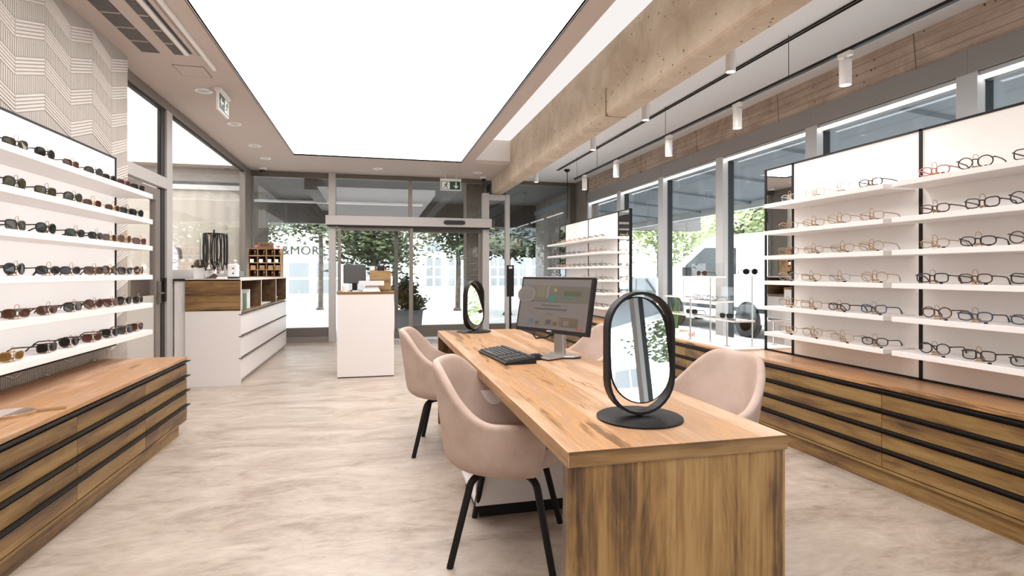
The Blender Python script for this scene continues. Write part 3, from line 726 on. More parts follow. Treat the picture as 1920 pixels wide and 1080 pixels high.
# mouse
ms = thing('computer_mouse', 'black computer mouse between the keyboard and the monitor foot', 'mouse', (.835, 2.915, .75), R(-70))
prof = []
mb = MB(); V = []; nn = 14; mm = 7
for i in range(mm+1):
    a = (math.pi/2)*i/mm
    for k in range(nn):
        b = 2*math.pi*k/nn; V.append((.032*math.cos(a)*math.cos(b), .058*math.cos(a)*math.sin(b), .034*math.sin(a)**.8))
F = [(i*nn+k, i*nn+(k+1)%nn, (i+1)*nn+(k+1)%nn, (i+1)*nn+k) for i in range(mm) for k in range(nn)]; F.append(tuple(reversed(range(nn))))
mb.add(V, F).build('mouse_body', 'black_plastic', ms, smooth=True)
MB().lathe([(.002,-.004),(.009,-.003),(.009,.003),(.002,.004)], (0,.03,.026), 14, 'X').build('scroll_wheel', 'grille_bar', ms)

# ================================================================== LOW DRAWER CABINETS
def drawer_cabinet(name, label, xf, xb, seams, y0, y1, z0, z1, plx, py0, py1):
    """xf = face plane, xb = back plane (either side); rows of four drawers with black lip handles"""
    t = thing(name, label, 'cabinet')
    sg = 1 if xb > xf else -1
    X = lambda a, b: (min(a, b), max(a, b))
    MB().box(*X(xf+sg*.022, xb), y0, y1, z0, z1-.022).build('body', 'oak_front_y', t)
    MB().box(*X(xf-sg*.004, xb), y0-.0, y1, z1-.022, z1).build('top', 'oak_long_y', t, bevel=.0015)
    MB().box(*X(plx, xb), py0, py1, 0, z0).build('plinth', 'oak_front_y', t)
    MB().box(*X(xf, xf+sg*.05), y0, y1, z0-.0, z0+.014).build('bottom_rail', 'oak_front_y', t)
    zr0, zr1 = z0+.018, z1-.026; rh = (zr1-zr0)/4
    for a, b in zip(seams[:-1], seams[1:]):
        for r in range(4):
            d = MB().box(*X(xf, xf+sg*.02), 0.002, (b-a)-.002, .002, rh-.030).build('drawer', 'oak_front_y', t, loc=(0, a, zr0+r*rh))
            hp = [(xf-sg*.026, rh-.007), (xf+sg*.008, rh-.007), (xf+sg*.008, rh-.030), (xf+sg*.02, rh-.030), (xf+sg*.02, rh-.001), (xf-sg*.026, rh-.001)]  # lip handle plus a black strip below it painting the shade in the gap
            MB().prism(hp, 'XZ', 0.0, (b-a)).build('lip_handle', 'black_metal', d)
    return t
drawer_cabinet('drawer_cabinet', 'low oak drawer cabinet with black lip handles along the left wall', -1.40, -1.965,
               [1.47, 2.29, 3.112, 3.935, 4.72], 1.47, 4.72, .10, .585, -1.44, 1.47, 4.67)
drawer_cabinet('drawer_cabinet', 'long low oak drawer cabinet below the windows on the right', 2.79, 3.36,
               [.52, 1.55, 2.585, 3.62, 4.65, 5.68, 6.71, 7.74, 8.77, 9.6], .52, 9.6, .10, .585, 2.82, .52, 9.6)
# hand mirror on the left cabinet
hm = thing('hand_mirror', 'hand mirror with a wooden handle lying on the left cabinet', 'mirror', (-1.60, 2.95, .585), R(28))
MB().prism([(.10,-.014),(.21,-.016),(.212,.016),(.10,.014)], 'XY', 0, .016).build('handle', 'oak_small', hm, bevel=.003)
MB().prism([(.11*math.cos(k*math.pi/16), .095*math.sin(k*math.pi/16)) for k in range(32)], 'XY', 0, .012).build('wooden_back', 'oak_small', hm)
MB().prism([(.098*math.cos(k*math.pi/16), .083*math.sin(k*math.pi/16)) for k in range(32)], 'XY', .012, .014).build('mirror_glass', 'mirror', hm)

# ================================================================== EYEWEAR
def rim_pts(style, w, h, n=20):
    P = []
    for i in range(n):
        a = 2*math.pi*i/n; ca, sa = math.cos(a), math.sin(a)
        ex = {'round': 2.0, 'square': 4.2, 'soft': 2.8, 'cat': 3.0, 'drop': 2.4}[style]
        r = (abs(ca)**ex + abs(sa)**ex)**(-1/ex); x, z = r*ca*w/2, r*sa*h/2
        if style == 'cat': z += .10*h*max(0, ca)*(1 if sa > -.2 else .2)
        if style == 'drop': x += -.10*w*max(0, -sa)*(-1 if ca < 0 else .4); z *= 1.05
        P.append((x, z))
    return P
GC = {}
def eyewear_meshes(style, fm, lm, thick):
    key = (style, fm, lm, thick)
    if key in GC: return GC[key]
    w, h, gap = .050, {'round': .046, 'square': .038, 'soft': .036, 'cat': .038, 'drop': .044}[style], .018
    out = {}
    fr = MB(); zc = h/2 + thick + .004
    def curve(y): return -(2.6 if lm != 'lens_clear' else 1.0)*y*y        # wrap of the front
    for s in (-1, 1):
        pts = []
        for a, z in rim_pts(style, w, h):
            y = s*(a + w/2 + gap/2); pts.append((curve(y), y, z+zc))
        fr.tube(pts, thick, 5, closed=True)
    fr.tube([(curve(-.009), -.011, zc+h*.22), (.002, 0, zc+h*.27), (curve(.009), .011, zc+h*.22)], thick, 5)
    hy = w + gap/2 + .003
    for s in (-1, 1): fr.tube([(curve(hy-.004), s*(hy-.004), zc+h*.28), (curve(hy)-.004, s*hy+s*.004, zc+h*.28)], thick*1.15, 5)
    out['frame'] = fr.mesh('frame', fm, True)
    for s, k in ((-1, 'lens_a'), (1, 'lens_b')):
        ls = MB(); q = [(s*(a + w/2 + gap/2), z+zc) for a, z in rim_pts(style, w*.985, h*.985)]
        V = [(curve(y)+.0006, y, z) for y, z in q] + [(curve(y)-.0006, y, z) for y, z in q]; n = len(q)
        ls.add(V, [tuple(range(n)), tuple(reversed(range(n, 2*n)))] + [(i, (i+1) % n, (i+1) % n+n, i+n) for i in range(n)])
        out[k] = ls.mesh('lens', lm)
    for s, k in ((-1, 'temple_a'), (1, 'temple_b')):
        x0 = curve(hy)-.004; y0 = s*(hy+.004); z0 = zc+h*.28
        out[k] = MB().tube([(x0, y0, z0), (x0-.05, y0+s*.002, z0-.002), (x0-.095, y0, z0-.006), (x0-.118, y0-s*.003, z0-.018), (x0-.135, y0-s*.006, z0-.036)],
                           [thick, thick*1.2, thick*1.2, thick*1.3, thick*1.2], 5).mesh('temple', fm, True)
    GC[key] = out; return out
def eyewear(name, label, group, x, y, z, rz, style, fm, lm, thick, scale=1.0, cat=None):
    ms = eyewear_meshes(style, fm, lm, thick)
    t = thing(name, label, cat or ('sunglasses' if name == 'sunglasses' else 'eyeglasses'), (x, y, z), rz, group)
    t.scale = (scale,)*3
    inst('frame', ms['frame'], t)
    inst('lens', ms['lens_a'], t); inst('lens', ms['lens_b'], t); inst('temple', ms['temple_a'], t); inst('temple', ms['temple_b'], t)
    return t
# nose stand: bent wire hoop on a small foot, fixed to the shelf
arc = [(0, -.012, .004)] + [(0, .012*math.cos(a), .058+.018*math.sin(a)) for a in [math.pi - math.pi*i/8 for i in range(9)]] + [(0, .012, .004)]
STAND = MB().tube([(-.006+p[2]*.1, p[1]*-1, p[2]) for p in arc], .0016, 5).box(-.030, .004, -.016, .016, .0, .004).box(-.012, -.009, -.020, .020, .010, .020).mesh('glasses_stand', 'wire_gold', False)
TAGM = MB().box(-.005, .005, -.006, .006, 0, .008).mesh('price_tag', 'black_plastic')

def display_wall(name, label, xp, sg, y0, y1, z0, z1, cols, mirrors, shelves, xf, th, black):
    """back panel at xp, shelves reach out to xf (sg: room side)"""
    t = thing(name, label, 'display wall')
    X = lambda a, b: (min(a, b), max(a, b))
    for a, b in cols: MB().box(*X(xp, xp-sg*.018), a+.006, b-.006, z0+.012, z1-.012).build('back_panel', 'panel_white', t)
    for a, b in mirrors: MB().box(*X(xp, xp-sg*.018), a+.006, b-.006, z0+.012, z1-.012).build('mirror_strip', 'mirror', t)
    fr = MB(); fx = X(xp+sg*.006, xp-sg*.03)
    fr.box(*fx, y0-.004, y1+.004, z1-.012, z1); fr.box(*fx, y0-.004, y1+.004, z0, z0+.012)
    ed = sorted(set([y0, y1] + [q for ab in cols+mirrors for q in ab]))
    for y in ed:
        k = .009 if y in (y0, y1) else .010
        fr.box(*fx, y-k, y+k, z0, z1)
    fr.build('edge_frame', black, t)
    out = []
    for (a, b, zs) in shelves:
        row = []
        for z in zs:
            s = MB().box(*X(xp+sg*.001, xf), a, b, z, z+th).build('shelf', 'white_shelf', t, bevel=.002); row.append(s)
        out.append(row)
    return t, out

# ---------------- left sunglasses wall
LZ = [1.80, 1.602, 1.395, 1.17, .952, .742]
lt, lrows = display_wall('sunglasses_display', 'white sunglasses display wall with six shelves on the left', -1.945, 1, 1.9, 4.885, .665, 2.105,
    [(1.9, 4.885)], [], [(1.9, 4.92, LZ)], -1.70, .036, 'black_metal')
for o in lt.children:
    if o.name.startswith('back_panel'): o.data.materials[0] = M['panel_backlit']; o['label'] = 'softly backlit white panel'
GROW = ['top', 'second', 'third', 'fourth', 'fifth', 'bottom']
LSTY = ['square','drop','soft','round','square','soft','cat','drop']
LCOL = [('fr_black','lens_black','black'), ('fr_tortoise','lens_brown','brown'), ('fr_black','lens_grey','grey-lensed'), ('fr_tortoise','lens_red','reddish brown'),
        ('fr_gold','lens_brown','gold-rimmed brown'), ('fr_black','lens_olive','olive-lensed'), ('fr_gold','lens_amber','gold-rimmed amber')]
ypos = [4.80, 4.585, 4.37, 4.13, 3.86, 3.58, 3.30, 3.05]
grid = [[0,3,0,2,1,0,5,1], [0,0,4,4,2,5,5,0], [3,4,4,0,0,0,2,1], [1,0,1,1,0,0,0,3], [0,0,3,1,2,1,1,0], [1,2,0,3,0,0,6,0]]
for r in range(6):
    for k in range(8):
        fm, lm, cn = LCOL[grid[r][k]]
        y = ypos[k] + rnd.uniform(-.03, .03); z = LZ[r] + .036
        rzz = R(rnd.uniform(-9, 9) - 12); x = -1.752 + rnd.uniform(-.006, .006)
        eyewear('sunglasses', '%s sunglasses on %s shelf of left display, %s from far end' % (cn, GROW[r], ORD[k]),
                'sunglasses on the left display wall', x, y, z+.001, rzz, LSTY[(r*3+k*5) % 8], fm, lm, .0028 if fm != 'fr_gold' else .0018, 1.18)
        st = inst('glasses_stand', STAND, lrows[0][r], (x-.004, y, z), rzz)

# ---------------- right eyeglasses wall (near) and far
RZ = [1.715, 1.510, 1.322, 1.132, .940, .744]
XP = 3.13
rt, rrows = display_wall('eyeglasses_display', 'white eyeglasses display wall with a mirror strip on the right cabinet', XP, -1, 1.28, 3.987, .587, 2.072,
    [(2.634, 3.677), (1.59, 2.634)], [(3.677, 3.987), (1.28, 1.59)], [(2.668, 3.70, RZ), (1.57, 2.612, RZ)], 2.89, .03, 'black_metal')
RCOL = [('fr_black','black'), ('fr_gold','gold'), ('fr_tortoise','tortoiseshell'), ('fr_silver','silver'), ('fr_blue','dark blue'), ('fr_nude','nude-coloured'), ('fr_red','coral red')]
# columns from the mirror strip towards the camera
yr = [3.50, 3.27, 3.03, 2.79, 2.40, 2.175, 1.945]
g2 = [[3,5,3,0,6,2,0], [1,1,1,5,2,0,0], [1,5,1,1,1,0,2], [3,1,3,1,0,2,0], [1,1,0,4,2,4,4], [1,1,5,0,0,0,0]]
RSTY = ['soft','round','soft','cat','square','soft','round']
for r in range(6):
    for k in range(7):
        fm, cn = RCOL[g2[r][k]]
        y = yr[k] + rnd.uniform(-.02, .02); z = RZ[r] + .03; x = 2.945 + rnd.uniform(-.006, .006); rz = math.pi + R(rnd.uniform(-8, 8) + 14)
        eyewear('eyeglasses', '%s eyeglasses on %s shelf of near right display, %s from mirror strip' % (cn, GROW[r], ORD[k]),
                'eyeglasses on the near right display wall', x, y, z+.001, rz, RSTY[(r*2+k*3) % 7], fm, 'lens_clear', .0025 if fm not in ('fr_gold', 'fr_silver') else .0016, 1.22)
        st = inst('glasses_stand', STAND, rrows[0 if k < 4 else 1][r], (x+.004, y, z), rz)
        inst('price_tag', TAGM, rrows[0 if k < 4 else 1][r], (x-.03, y-.075, z))
ft_, frows = display_wall('eyeglasses_display', 'far white eyeglasses display wall beside the dark back glazing', XP, -1, 6.533, 9.30, .587, 2.042,
    [(6.876, 7.95), (7.95, 9.0)], [(6.533, 6.876), (9.0, 9.30)], [(6.86, 7.93, [1.675,1.478,1.286,1.103,.927,.737]), (7.96, 9.28, [1.675,1.478,1.286,1.103,.927,.737])], 2.89, .03, 'black_metal')
FM = {}
for fm, _ in RCOL:
    e0 = eyewear_meshes('soft', fm, 'lens_clear', .0022)
    mb = MB()
    for kk in ('frame', 'temple_a', 'temple_b'):
        me = e0[kk]; mb.cur = 0; mb.add([tuple(v.co) for v in me.vertices], [tuple(p.vertices) for p in me.polygons])
    mb.cur = 1
    for kk in ('lens_a', 'lens_b'):
        me = e0[kk]; mb.add([tuple(v.co) for v in me.vertices], [tuple(p.vertices) for p in me.polygons])
    FM[fm] = mb.mesh('eyeglasses', [fm, 'lens_clear'])
fz_ = [1.675,1.478,1.286,1.103,.927,.737]
yf = [6.99, 7.20, 7.41, 7.62, 7.83, 8.06, 8.28, 8.50, 8.72, 8.94, 9.16]
for r in range(6):
    for k in range(11 if r < 3 else 4):
        fm, cn = RCOL[[0,2,3,0,1,0,4,5,0,2,6][(k*3+r*4) % 11]]
        o = inst('eyeglasses', FM[fm], None, (2.945, yf[k], fz_[r]+.031), math.pi+R(10))
        tag(o, 'small %s eyeglasses on %s shelf of far display, %s from near end' % (cn, GROW[r], ORD[k]), 'eyeglasses', 'eyeglasses on the far display wall')
        inst('glasses_stand', STAND, frows[0 if k < 5 else 1][r], (2.949, yf[k], fz_[r]+.03), math.pi+R(10))

# ================================================================== WHITE COUNTER (left, by the partition)
t = thing('white_counter', 'white drawer counter with a walnut end panel beside the left glass partition', 'counter')
CX0, CX1, CY0, CY1 = -1.975, -1.43, 6.60, 9.775
MB().box(CX0, CX1-.022, CY0+.02, CY1, .05, .785).build('body', 'white_lam', t)
MB().box(CX0, CX1-.05, CY0+.01, CY1-.02, 0, .05).build('plinth', 'white_lam', t)
MB().box(CX0, CX1, CY0, CY0+.02, 0, .81).build('end_panel', 'white_lam', t)
MB().box(CX0, CX1-.004, CY0-.004, CY0+.02, .812, 1.15).build('wood_end_panel', 'oak_front_x', t)
MB().box(CX0, CX1, CY0+.02, CY1, .785, .80).build('shelf_floor', 'oak_front_y', t)
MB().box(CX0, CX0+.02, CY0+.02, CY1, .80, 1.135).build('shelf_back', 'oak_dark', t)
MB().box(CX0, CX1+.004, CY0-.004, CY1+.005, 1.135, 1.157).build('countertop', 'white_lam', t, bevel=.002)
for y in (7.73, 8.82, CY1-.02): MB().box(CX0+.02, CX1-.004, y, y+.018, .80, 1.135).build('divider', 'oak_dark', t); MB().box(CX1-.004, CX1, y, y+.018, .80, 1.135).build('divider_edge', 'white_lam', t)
MB().box(CX1-.004, CX1, CY0+.02, CY0+.04, .80, 1.135).build('divider_edge', 'white_lam', t)
for k, (za, zb) in enumerate(((.062, .295), (.305, .533), (.543, .772))):
    d = MB().box(CX1-.022, CX1, CY0+.022, CY1-.004, za, zb-.012).build('drawer', 'white_lam', t)
    MB().box(CX1-.02, CX1+.012, CY0+.0, CY1, zb-.010, zb).build('lip_handle', 'frame_bronze', d)
t = thing('side_cabinet', 'narrow white cabinet with a dark top between partition and counter', 'cabinet')
MB().box(-2.09, CX0-.006, 6.64, 9.7, 0, 1.135).build('body', 'white_lam', t)
MB().box(-2.095, CX0-.004, 6.62, 9.7, 1.135, 1.157).build('top', 'black_plastic', t)
MB().box(-2.06, -2.02, 6.632, 6.64, .80, .98).build('handle', 'white_plastic', t)

def bookish(name, lab, mat, y0, y1, h, x0=-1.62, x1=-1.475, cat='book', grp='books in the counter shelf'):
    tag(MB().box(x0, x1, y0, y1, .80, .80+h).build(name, mat, bevel=.002), lab, cat, grp)
bookish('book', 'pale blue book standing leftmost in the counter shelf', 'book_blue', 6.84, 6.92, .235)
bookish('book', 'dark green book standing in the counter shelf', 'book_green', 6.97, 7.10, .185)
bookish('book', 'white book right of the green book in the counter shelf', 'paper', 7.14, 7.22, .19)
bookish('book', 'grey white taller book right of the thin white book', 'white_plastic', 7.235, 7.29, .225)
b = thing('desk_clock', 'small round white clock beside the books in the counter shelf', 'clock', (-1.55, 7.40, .80))
MB().lathe([(0,-.02),(.06,-.02),(.065,-.012),(.065,.012),(.06,.02),(0,.02)], (0,0,.068), 24, 'X').build('case', 'white_plastic', b, smooth=True)
MB().box(-.02,.02,-.04,.04,0,.012).build('foot', 'black_plastic', b)
tag(MB().box(-1.60,-1.50,7.80,7.88,.80,.955).build('box', 'skin_pink', bevel=.002), 'small pink box in the middle compartment of the counter', 'box')
tag(MB().prism([(-1.62,7.95),(-1.47,7.95),(-1.47,8.6),(-1.62,8.6)], 'XY', .80, .812).build('papers', 'paper'), 'flat stack of papers in the middle compartment of the counter', 'papers')
pg = thing('ornament', 'small white rounded ornament in the far compartment of the counter', 'ornament', (-1.53, 9.1, .80))
MB().lathe([(.03,0),(.05,.01),(.062,.045),(.05,.085),(.02,.10),(0,.102)], seg=18).build('body', 'white_plastic', pg, smooth=True)
MB().lathe([(0,0),(.018,.004),(.02,.03),(0,.034)], (.055,.01,.04), 12).build('snout', 'skin_pink', pg, smooth=True)

# eyewear-cord rack on the counter
t = thing('cord_rack', 'black carousel rack hung with eyewear cords on the white counter', 'rack', (-1.745, 6.80, 1.157), 0)
MB().lathe([(.10,0),(.10,.006),(.05,.022),(.014,.05),(.0,.055)], seg=24).build('base', 'brown_dark', t, smooth=True)
MB().tube([(0,0,.03),(0,0,.545)], .008, 10).build('pole', 'black_metal', t)
hooks = MB()
for k in range(8):
    a = k*math.pi/4; hooks.tube([(0,0,.50),(.105*math.cos(a), .105*math.sin(a), .50)], .004, 6)
hooks.tube([(.105*math.cos(k*math.pi/12), .105*math.sin(k*math.pi/12), .50) for k in range(24)], .004, 6, closed=True)
MB().tube([(.08*math.cos(k*math.pi/12), .08*math.sin(k*math.pi/12), .10) for k in range(24)], .004, 6, closed=True).tube([(-.08,0,.10),(.08,0,.10)], .004, 6).build('lower_ring', 'black_metal', t)
hooks.build('hook_ring', 'black_metal', t)
cords = ['fr_black','fr_black','fr_tortoise','fr_silver','fr_black','brown_dark','fr_black','fr_gold','fr_black','skin_pink','fr_black','fr_silver','fr_black','fr_black','fr_black','grille_bar','fr_black','fr_black','brown_dark','fr_black','fr_black']
for k, cm in enumerate(cords):
    a = 2*math.pi*k/len(cords) + .2; r0 = .105 + .03*(k % 3 - 1); ln = rnd.uniform(.26, .42)
    ca, sa = math.cos(a), math.sin(a); tx, ty = -sa, ca
    pts = []
    for i in range(13):
        q = i/12*2*math.pi; pts.append((ca*r0 + tx*.022*math.sin(q), sa*r0 + ty*.022*math.sin(q), .50 - ln*(1-math.cos(q))/2))
    MB().tube(pts, .0062, 5, closed=False).build('cord', cm, t, smooth=True)
for k in range(5):
    a = k*1.25; MB().lathe([(0,0),(.022,.004),(.025,.03),(.018,.05),(0,.052)], (.075*math.cos(a), .075*math.sin(a), .055), 12).build('pouch', ['white_plastic','skin_pink','white_plastic','cream','white_plastic'][k], t, smooth=True)
t = thing('case_stack', 'dark goggle pouch and cases left of the cord rack', 'case', (-1.90, 6.86, 1.157))
MB().box(-.055, .055, -.06, .06, 0, .12).build('lower_case', 'white_plastic', t, bevel=.012)
MB().lathe([(0,0),(.06,.01),(.065,.05),(.045,.09),(0,.10)], (0,0,.12), 16).build('upper_pouch', 'brown_dark', t, smooth=True)
t = thing('device_box', 'white rounded device with two dark buttons right of the cord rack', 'device', (-1.555, 6.82, 1.157))
MB().box(-.055, .055, -.045, .045, .015, .165).build('case', 'white_plastic', t, bevel=.018)
MB().box(-.06, .06, -.05, .05, 0, .015).build('base', 'black_plastic', t)
for z in (.06, .115): MB().lathe([(0,-.049),(.008,-.049),(.008,-.044)], (.01,0,z), 12, 'Y').build('button', 'black_plastic', t)
t = thing('cleaning_cloths', 'folded white cloth beside the base of the cord rack', 'cloth', (-1.64, 6.70, 1.157))
MB().box(-.05,.05,-.04,.04,0,.012).build('lower_fold', 'white_plastic', t, bevel=.005)
MB().box(-.045,.045,-.035,.038,.012,.022).build('upper_fold', 'white_plastic', t, bevel=.005)

# wooden pigeonhole organiser at the far end
t = thing('wooden_organiser', 'wooden pigeonhole organiser full of small bottles at the counter end', 'organiser', (-1.655, 9.30, 1.157))
OW, OH = .235, .44
MB().box(-OW, OW, .11, .12, 0, OH).build('back_board', 'brown_dark', t)
for x in (-OW, OW-.012): MB().box(x, x+.012, -.12, .12, 0, OH).build('side', 'oak_small', t)
for x in (-.105, .02, .135): MB().box(x, x+.009, -.115, .11, 0, OH).build('divider', 'oak_small', t)
for k in range(5): z = k*(OH-.012)/4; MB().box(-OW+.012, OW-.012, -.115, .11, z, z+.012).build('tier', 'oak_small', t)
dr = MB().box(-.19+.10, .10, -.12, .10, .445, .53); o = dr.build('drawer_box', 'oak_small', t, bevel=.004)
MB().box(-.06, .07, -.124, -.12, .465, .51).build('drawer_front', 'brown_dark', o)
xs = [(-.223,-.108),(-.093,.017),(.032,.132),(.147,.22)]
kk = 0
for cidx in range(4):
    for r in range(4):
        z = r*(OH-.012)/4 + .0125; cx = sum(xs[cidx])/2; kk += 1
        big = (cidx*3 + r) % 3
        if big == 0:
            b = thing('small_bottle', 'small white-capped bottle in the organiser, %s row up, %s column' % (ORD[r], ORD[cidx]), 'bottle', (-1.655+cx+.02, 9.25, 1.157+z), group='bottles in the organiser')
            MB().lathe([(.016,0),(.018,.01),(.018,.045),(.009,.055)], seg=12).build('bottle_body', 'brown_dark', b, smooth=True); MB().lathe([(.010,.055),(.010,.075),(0,.076)], seg=12).build('cap', 'white_plastic', b)
        elif big == 1:
            tag(MB().box(cx-.035, cx+.035, -.10, .08, 0, .062).build('card_box', 'oak_small' if r % 2 else 'black_plastic', loc=(-1.655, 9.30, 1.157+z)), 'small card box in the organiser, %s row up, %s column' % (ORD[r], ORD[cidx]), 'box', 'card boxes in the organiser')
        else:
            tag(MB().box(cx-.04, cx+.01, -.112, -.09, 0, .05).build('card', 'paper', loc=(-1.655, 9.30, 1.157+z)), 'white card leaning in the organiser, %s row up, %s column' % (ORD[r], ORD[cidx]), 'card', 'cards in the organiser')
for x, lab in ((-1.78, 'pink felt heart lying on the left of the wooden organiser'), (-1.47, 'pink felt heart lying on the right of the wooden organiser')):
    hp = []
    for k in range(24):
        a = 2*math.pi*k/24; hp.append((.0018*16*math.sin(a)**3,   .0018*(13*math.cos(a)-5*math.cos(2*a)-2*math.cos(3*a)-math.cos(4*a))))
    tag(MB().prism(hp, 'XZ', -.012, .012).build('felt_heart', 'pink', loc=(x, 9.24, 1.597+.030)), lab, 'heart', 'felt hearts on the organiser')

# workshop bench with a few things, behind the partition glass
t = thing('workshop_bench', 'grey workshop bench shelf behind the left glass partition', 'bench')
MB().box(-3.1, -2.2, 6.8, 10.2, .90, .94).build('worktop', 'grey_panel', t); MB().box(-3.1, -3.06, 6.8, 10.2, 0, .90).build('side', 'grey_panel', t); MB().box(-2.3, -2.24, 6.8, 10.2, 0, .90).build('side', 'grey_panel', t)
MB().box(-2.62, -2.22, 6.8, 10.2, 1.18, 1.20).build('raised_shelf', 'white_lam', t); MB().box(-2.62, -2.60, 6.8, 10.2, .94, 1.18).build('shelf_support', 'white_lam', t)
t = thing('spray_bottle', 'white spray bottle with dark trigger behind the partition glass', 'bottle', (-2.36, 7.50, 1.20))
MB().lathe([(.05,0),(.055,.01),(.055,.24),(.03,.30),(.022,.33)], seg=20).build('bottle_body', 'white_plastic', t, smooth=True)
MB().prism([(-.05,.33),(.05,.33),(.075,.30),(.085,.19),(.065,.19),(.05,.28),(-.05,.30)], 'XZ', -.015, .015).build('trigger', 'grille_bar', t)
t = thing('tape_dispenser', 'cream round tape reel behind the partition glass beside the spray bottle', 'tape', (-2.30, 8.0, 1.20))
MB().lathe([(.02,-.02),(.10,-.02),(.10,.02),(.02,.02),(.02,-.02)], (0,0,.105), 28, 'Y').build('reel', 'cream', t, smooth=True)
MB().box(-.07,.09,-.03,.03,0,.02).build('base', 'white_plastic', t)
t = thing('tool_box', 'small white instrument box behind the partition glass beside the reel', 'box', (-2.32, 8.6, 1.20))
MB().box(-.10,.10,-.08,.08,0,.20).build('case', 'white_plastic', t, bevel=.01); MB().box(-.105,.105,-.085,.085,.2,.215).build('lid', 'grey_panel', t)
t = thing('office_chair', 'cream chair back seen through the left glass door', 'chair', (-2.75, 6.5, 0))
MB().box(-.22,.22,-.22,.22,.45,.52).build('seat', 'cream', t, bevel=.02)
o = MB().box(-.22,.22,.19,.24,.55,1.28).build('backrest', 'cream', t, bevel=.024)
MB().box(-.03,.03,.21,.235,.40,.60).build('back_support', 'black_plastic', t)
MB().tube([(0,0,.08),(0,0,.45)], .025, 10).build('column', 'black_plastic', t)
for k in range(5):
    a = k*2*math.pi/5; MB().tube([(0,0,.09),(.26*math.cos(a),.26*math.sin(a),.03)], .018, 8).build('leg', 'black_plastic', t)

# ================================================================== RECEPTION COUNTER
t = thing('reception_counter', 'tall white reception block with an oak top before the entrance', 'counter')
MB().box(-.437, .207, 6.75, 7.30, .012, .972).build('body', 'white_lam', t, bevel=.002)
MB().box(-.43, .20, 6.76, 7.29, 0, .012).build('plinth', 'gasket', t)
MB().box(-.441, .211, 6.746, 7.304, .972, 1.0).build('top', 'oak_front_x', t, bevel=.002)
t = thing('till_screen', 'dark back of a tilted till screen on the reception counter', 'screen', (-.25, 7.08, 1.0), R(6))
scn_ = MB().box(-.135, .135, -.012, .012, .095, .325); 
o = scn_.build('screen_back', 'grille_dark', t, bevel=.004); o.rotation_euler = (R(-10), 0, 0)
MB().box(-.05, .07, -.03, .09, 0, .012).build('foot', 'black_plastic', t); MB().box(-.03, .03, .02, .045, .012, .16).build('arm', 'black_plastic', t)
t = thing('wooden_box', 'upright oak box on the right of the reception counter', 'box', (.052, 7.10, 1.0))
MB().box(-.128, .128, -.06, .06, 0, .25).build('carcass', 'oak_front_x', t, bevel=.002); MB().box(-.12, .12, .058, .062, .01, .24).build('back', 'brown_dark', t)
t = thing('photo_camera', 'small black camera standing on the oak box', 'camera', (.06, 7.08, 1.25))
MB().box(-.045,.045,-.02,.02,0,.055).build('body', 'black_plastic', t, bevel=.004); MB().lathe([(.022,-.02),(.022,-.045),(.016,-.045),(.014,-.035),(0,-.034)], (0,0,.028), 18, 'Y').build('lens', 'gasket', t)
MB().tube([(-.045,0,.04),(-.02,0,.08),(.03,0,.085),(.05,0,.04)], .004, 6).build('strap', 'grille_bar', t); MB().box(.05,.065,-.015,.015,0,.05).build('grip', 'black_plastic', t)
tag(MB().lathe([(.026,0),(.032,.005),(.035,.055),(.031,.055),(.028,.01),(0,.008)], seg=20).build('cup', 'white_plastic', smooth=True, loc=(-.045, 7.10, 1.25)), 'white cup on the oak box beside the small camera', 'cup')
t = thing('pedestal_stand', 'white display pedestal with a square plate on the reception counter', 'stand', (-.052, 6.86, 1.0))
V = [(-.105,-.09,0),(.105,-.09,0),(.105,.09,0),(-.105,.09,0),(-.078,-.06,.062),(.078,-.06,.062),(.078,.06,.062),(-.078,.06,.062)]
MB().add(V, [(3,2,1,0),(4,5,6,7),(0,1,5,4),(1,2,6,5),(2,3,7,6),(3,0,4,7)]).build('foot', 'white_lam', t, bevel=.003)
MB().box(-.145,.145,-.10,.10,.072,.125).build('plate', 'white_lam', t, bevel=.004); MB().box(-.07,.07,-.05,.05,.062,.072).build('neck', 'white_lam', t)
t = thing('tape_roll', 'white roll on the left edge of the reception counter', 'roll', (-.355, 6.86, 1.0))
MB().lathe([(.012,0),(.035,0),(.035,.07),(.012,.07),(.012,0)], seg=22).build('roll', 'white_plastic', t, smooth=True)
tag(MB().box(-.05,.05,-.035,.035,0,.014).build('card_reader', 'white_plastic', bevel=.003, loc=(-.22, 6.84, 1.0)), 'flat white card reader in front of the till screen', 'card reader')

# sanitiser column and entrance mat
t = thing('floor_stand', 'black slim information stand by the glazing right of the entrance', 'stand', (2.33, 9.70, 0))
MB().lathe([(.16,0),(.16,.012),(0,.014)], seg=24).build('base', 'black_metal', t); MB().tube([(0,0,.012),(0,0,.85)], .02, 10).build('pole', 'black_metal', t)
MB().box(-.065,.065,-.025,.025,.80,1.36).build('head', 'black_plastic', t, bevel=.006); MB().box(-.03,.03,-.03,-.025,1.30,1.335).build('sticker', 'paper', t)
t = thing('entrance_grating', 'dark metal grating in the floor before the entrance', 'grating', (.65, 10.03, .002))
MB().box(-1.25,1.25,-.27,.27,-.001,.001).build('pit', 'gasket', t)
g1 = MB()
for k in range(46): g1.box(-1.25+k*.0555, -1.25+k*.0555+.014, -.27, .27, .001, .008)
g1.build('slat_panel', 'frame_light', t)
g2_ = MB()
for k in range(7): g2_.box(-1.25, 1.25, -.265+k*.085, -.255+k*.085, .001, .007)
g2_.build('cross_bars', 'frame_light', t)

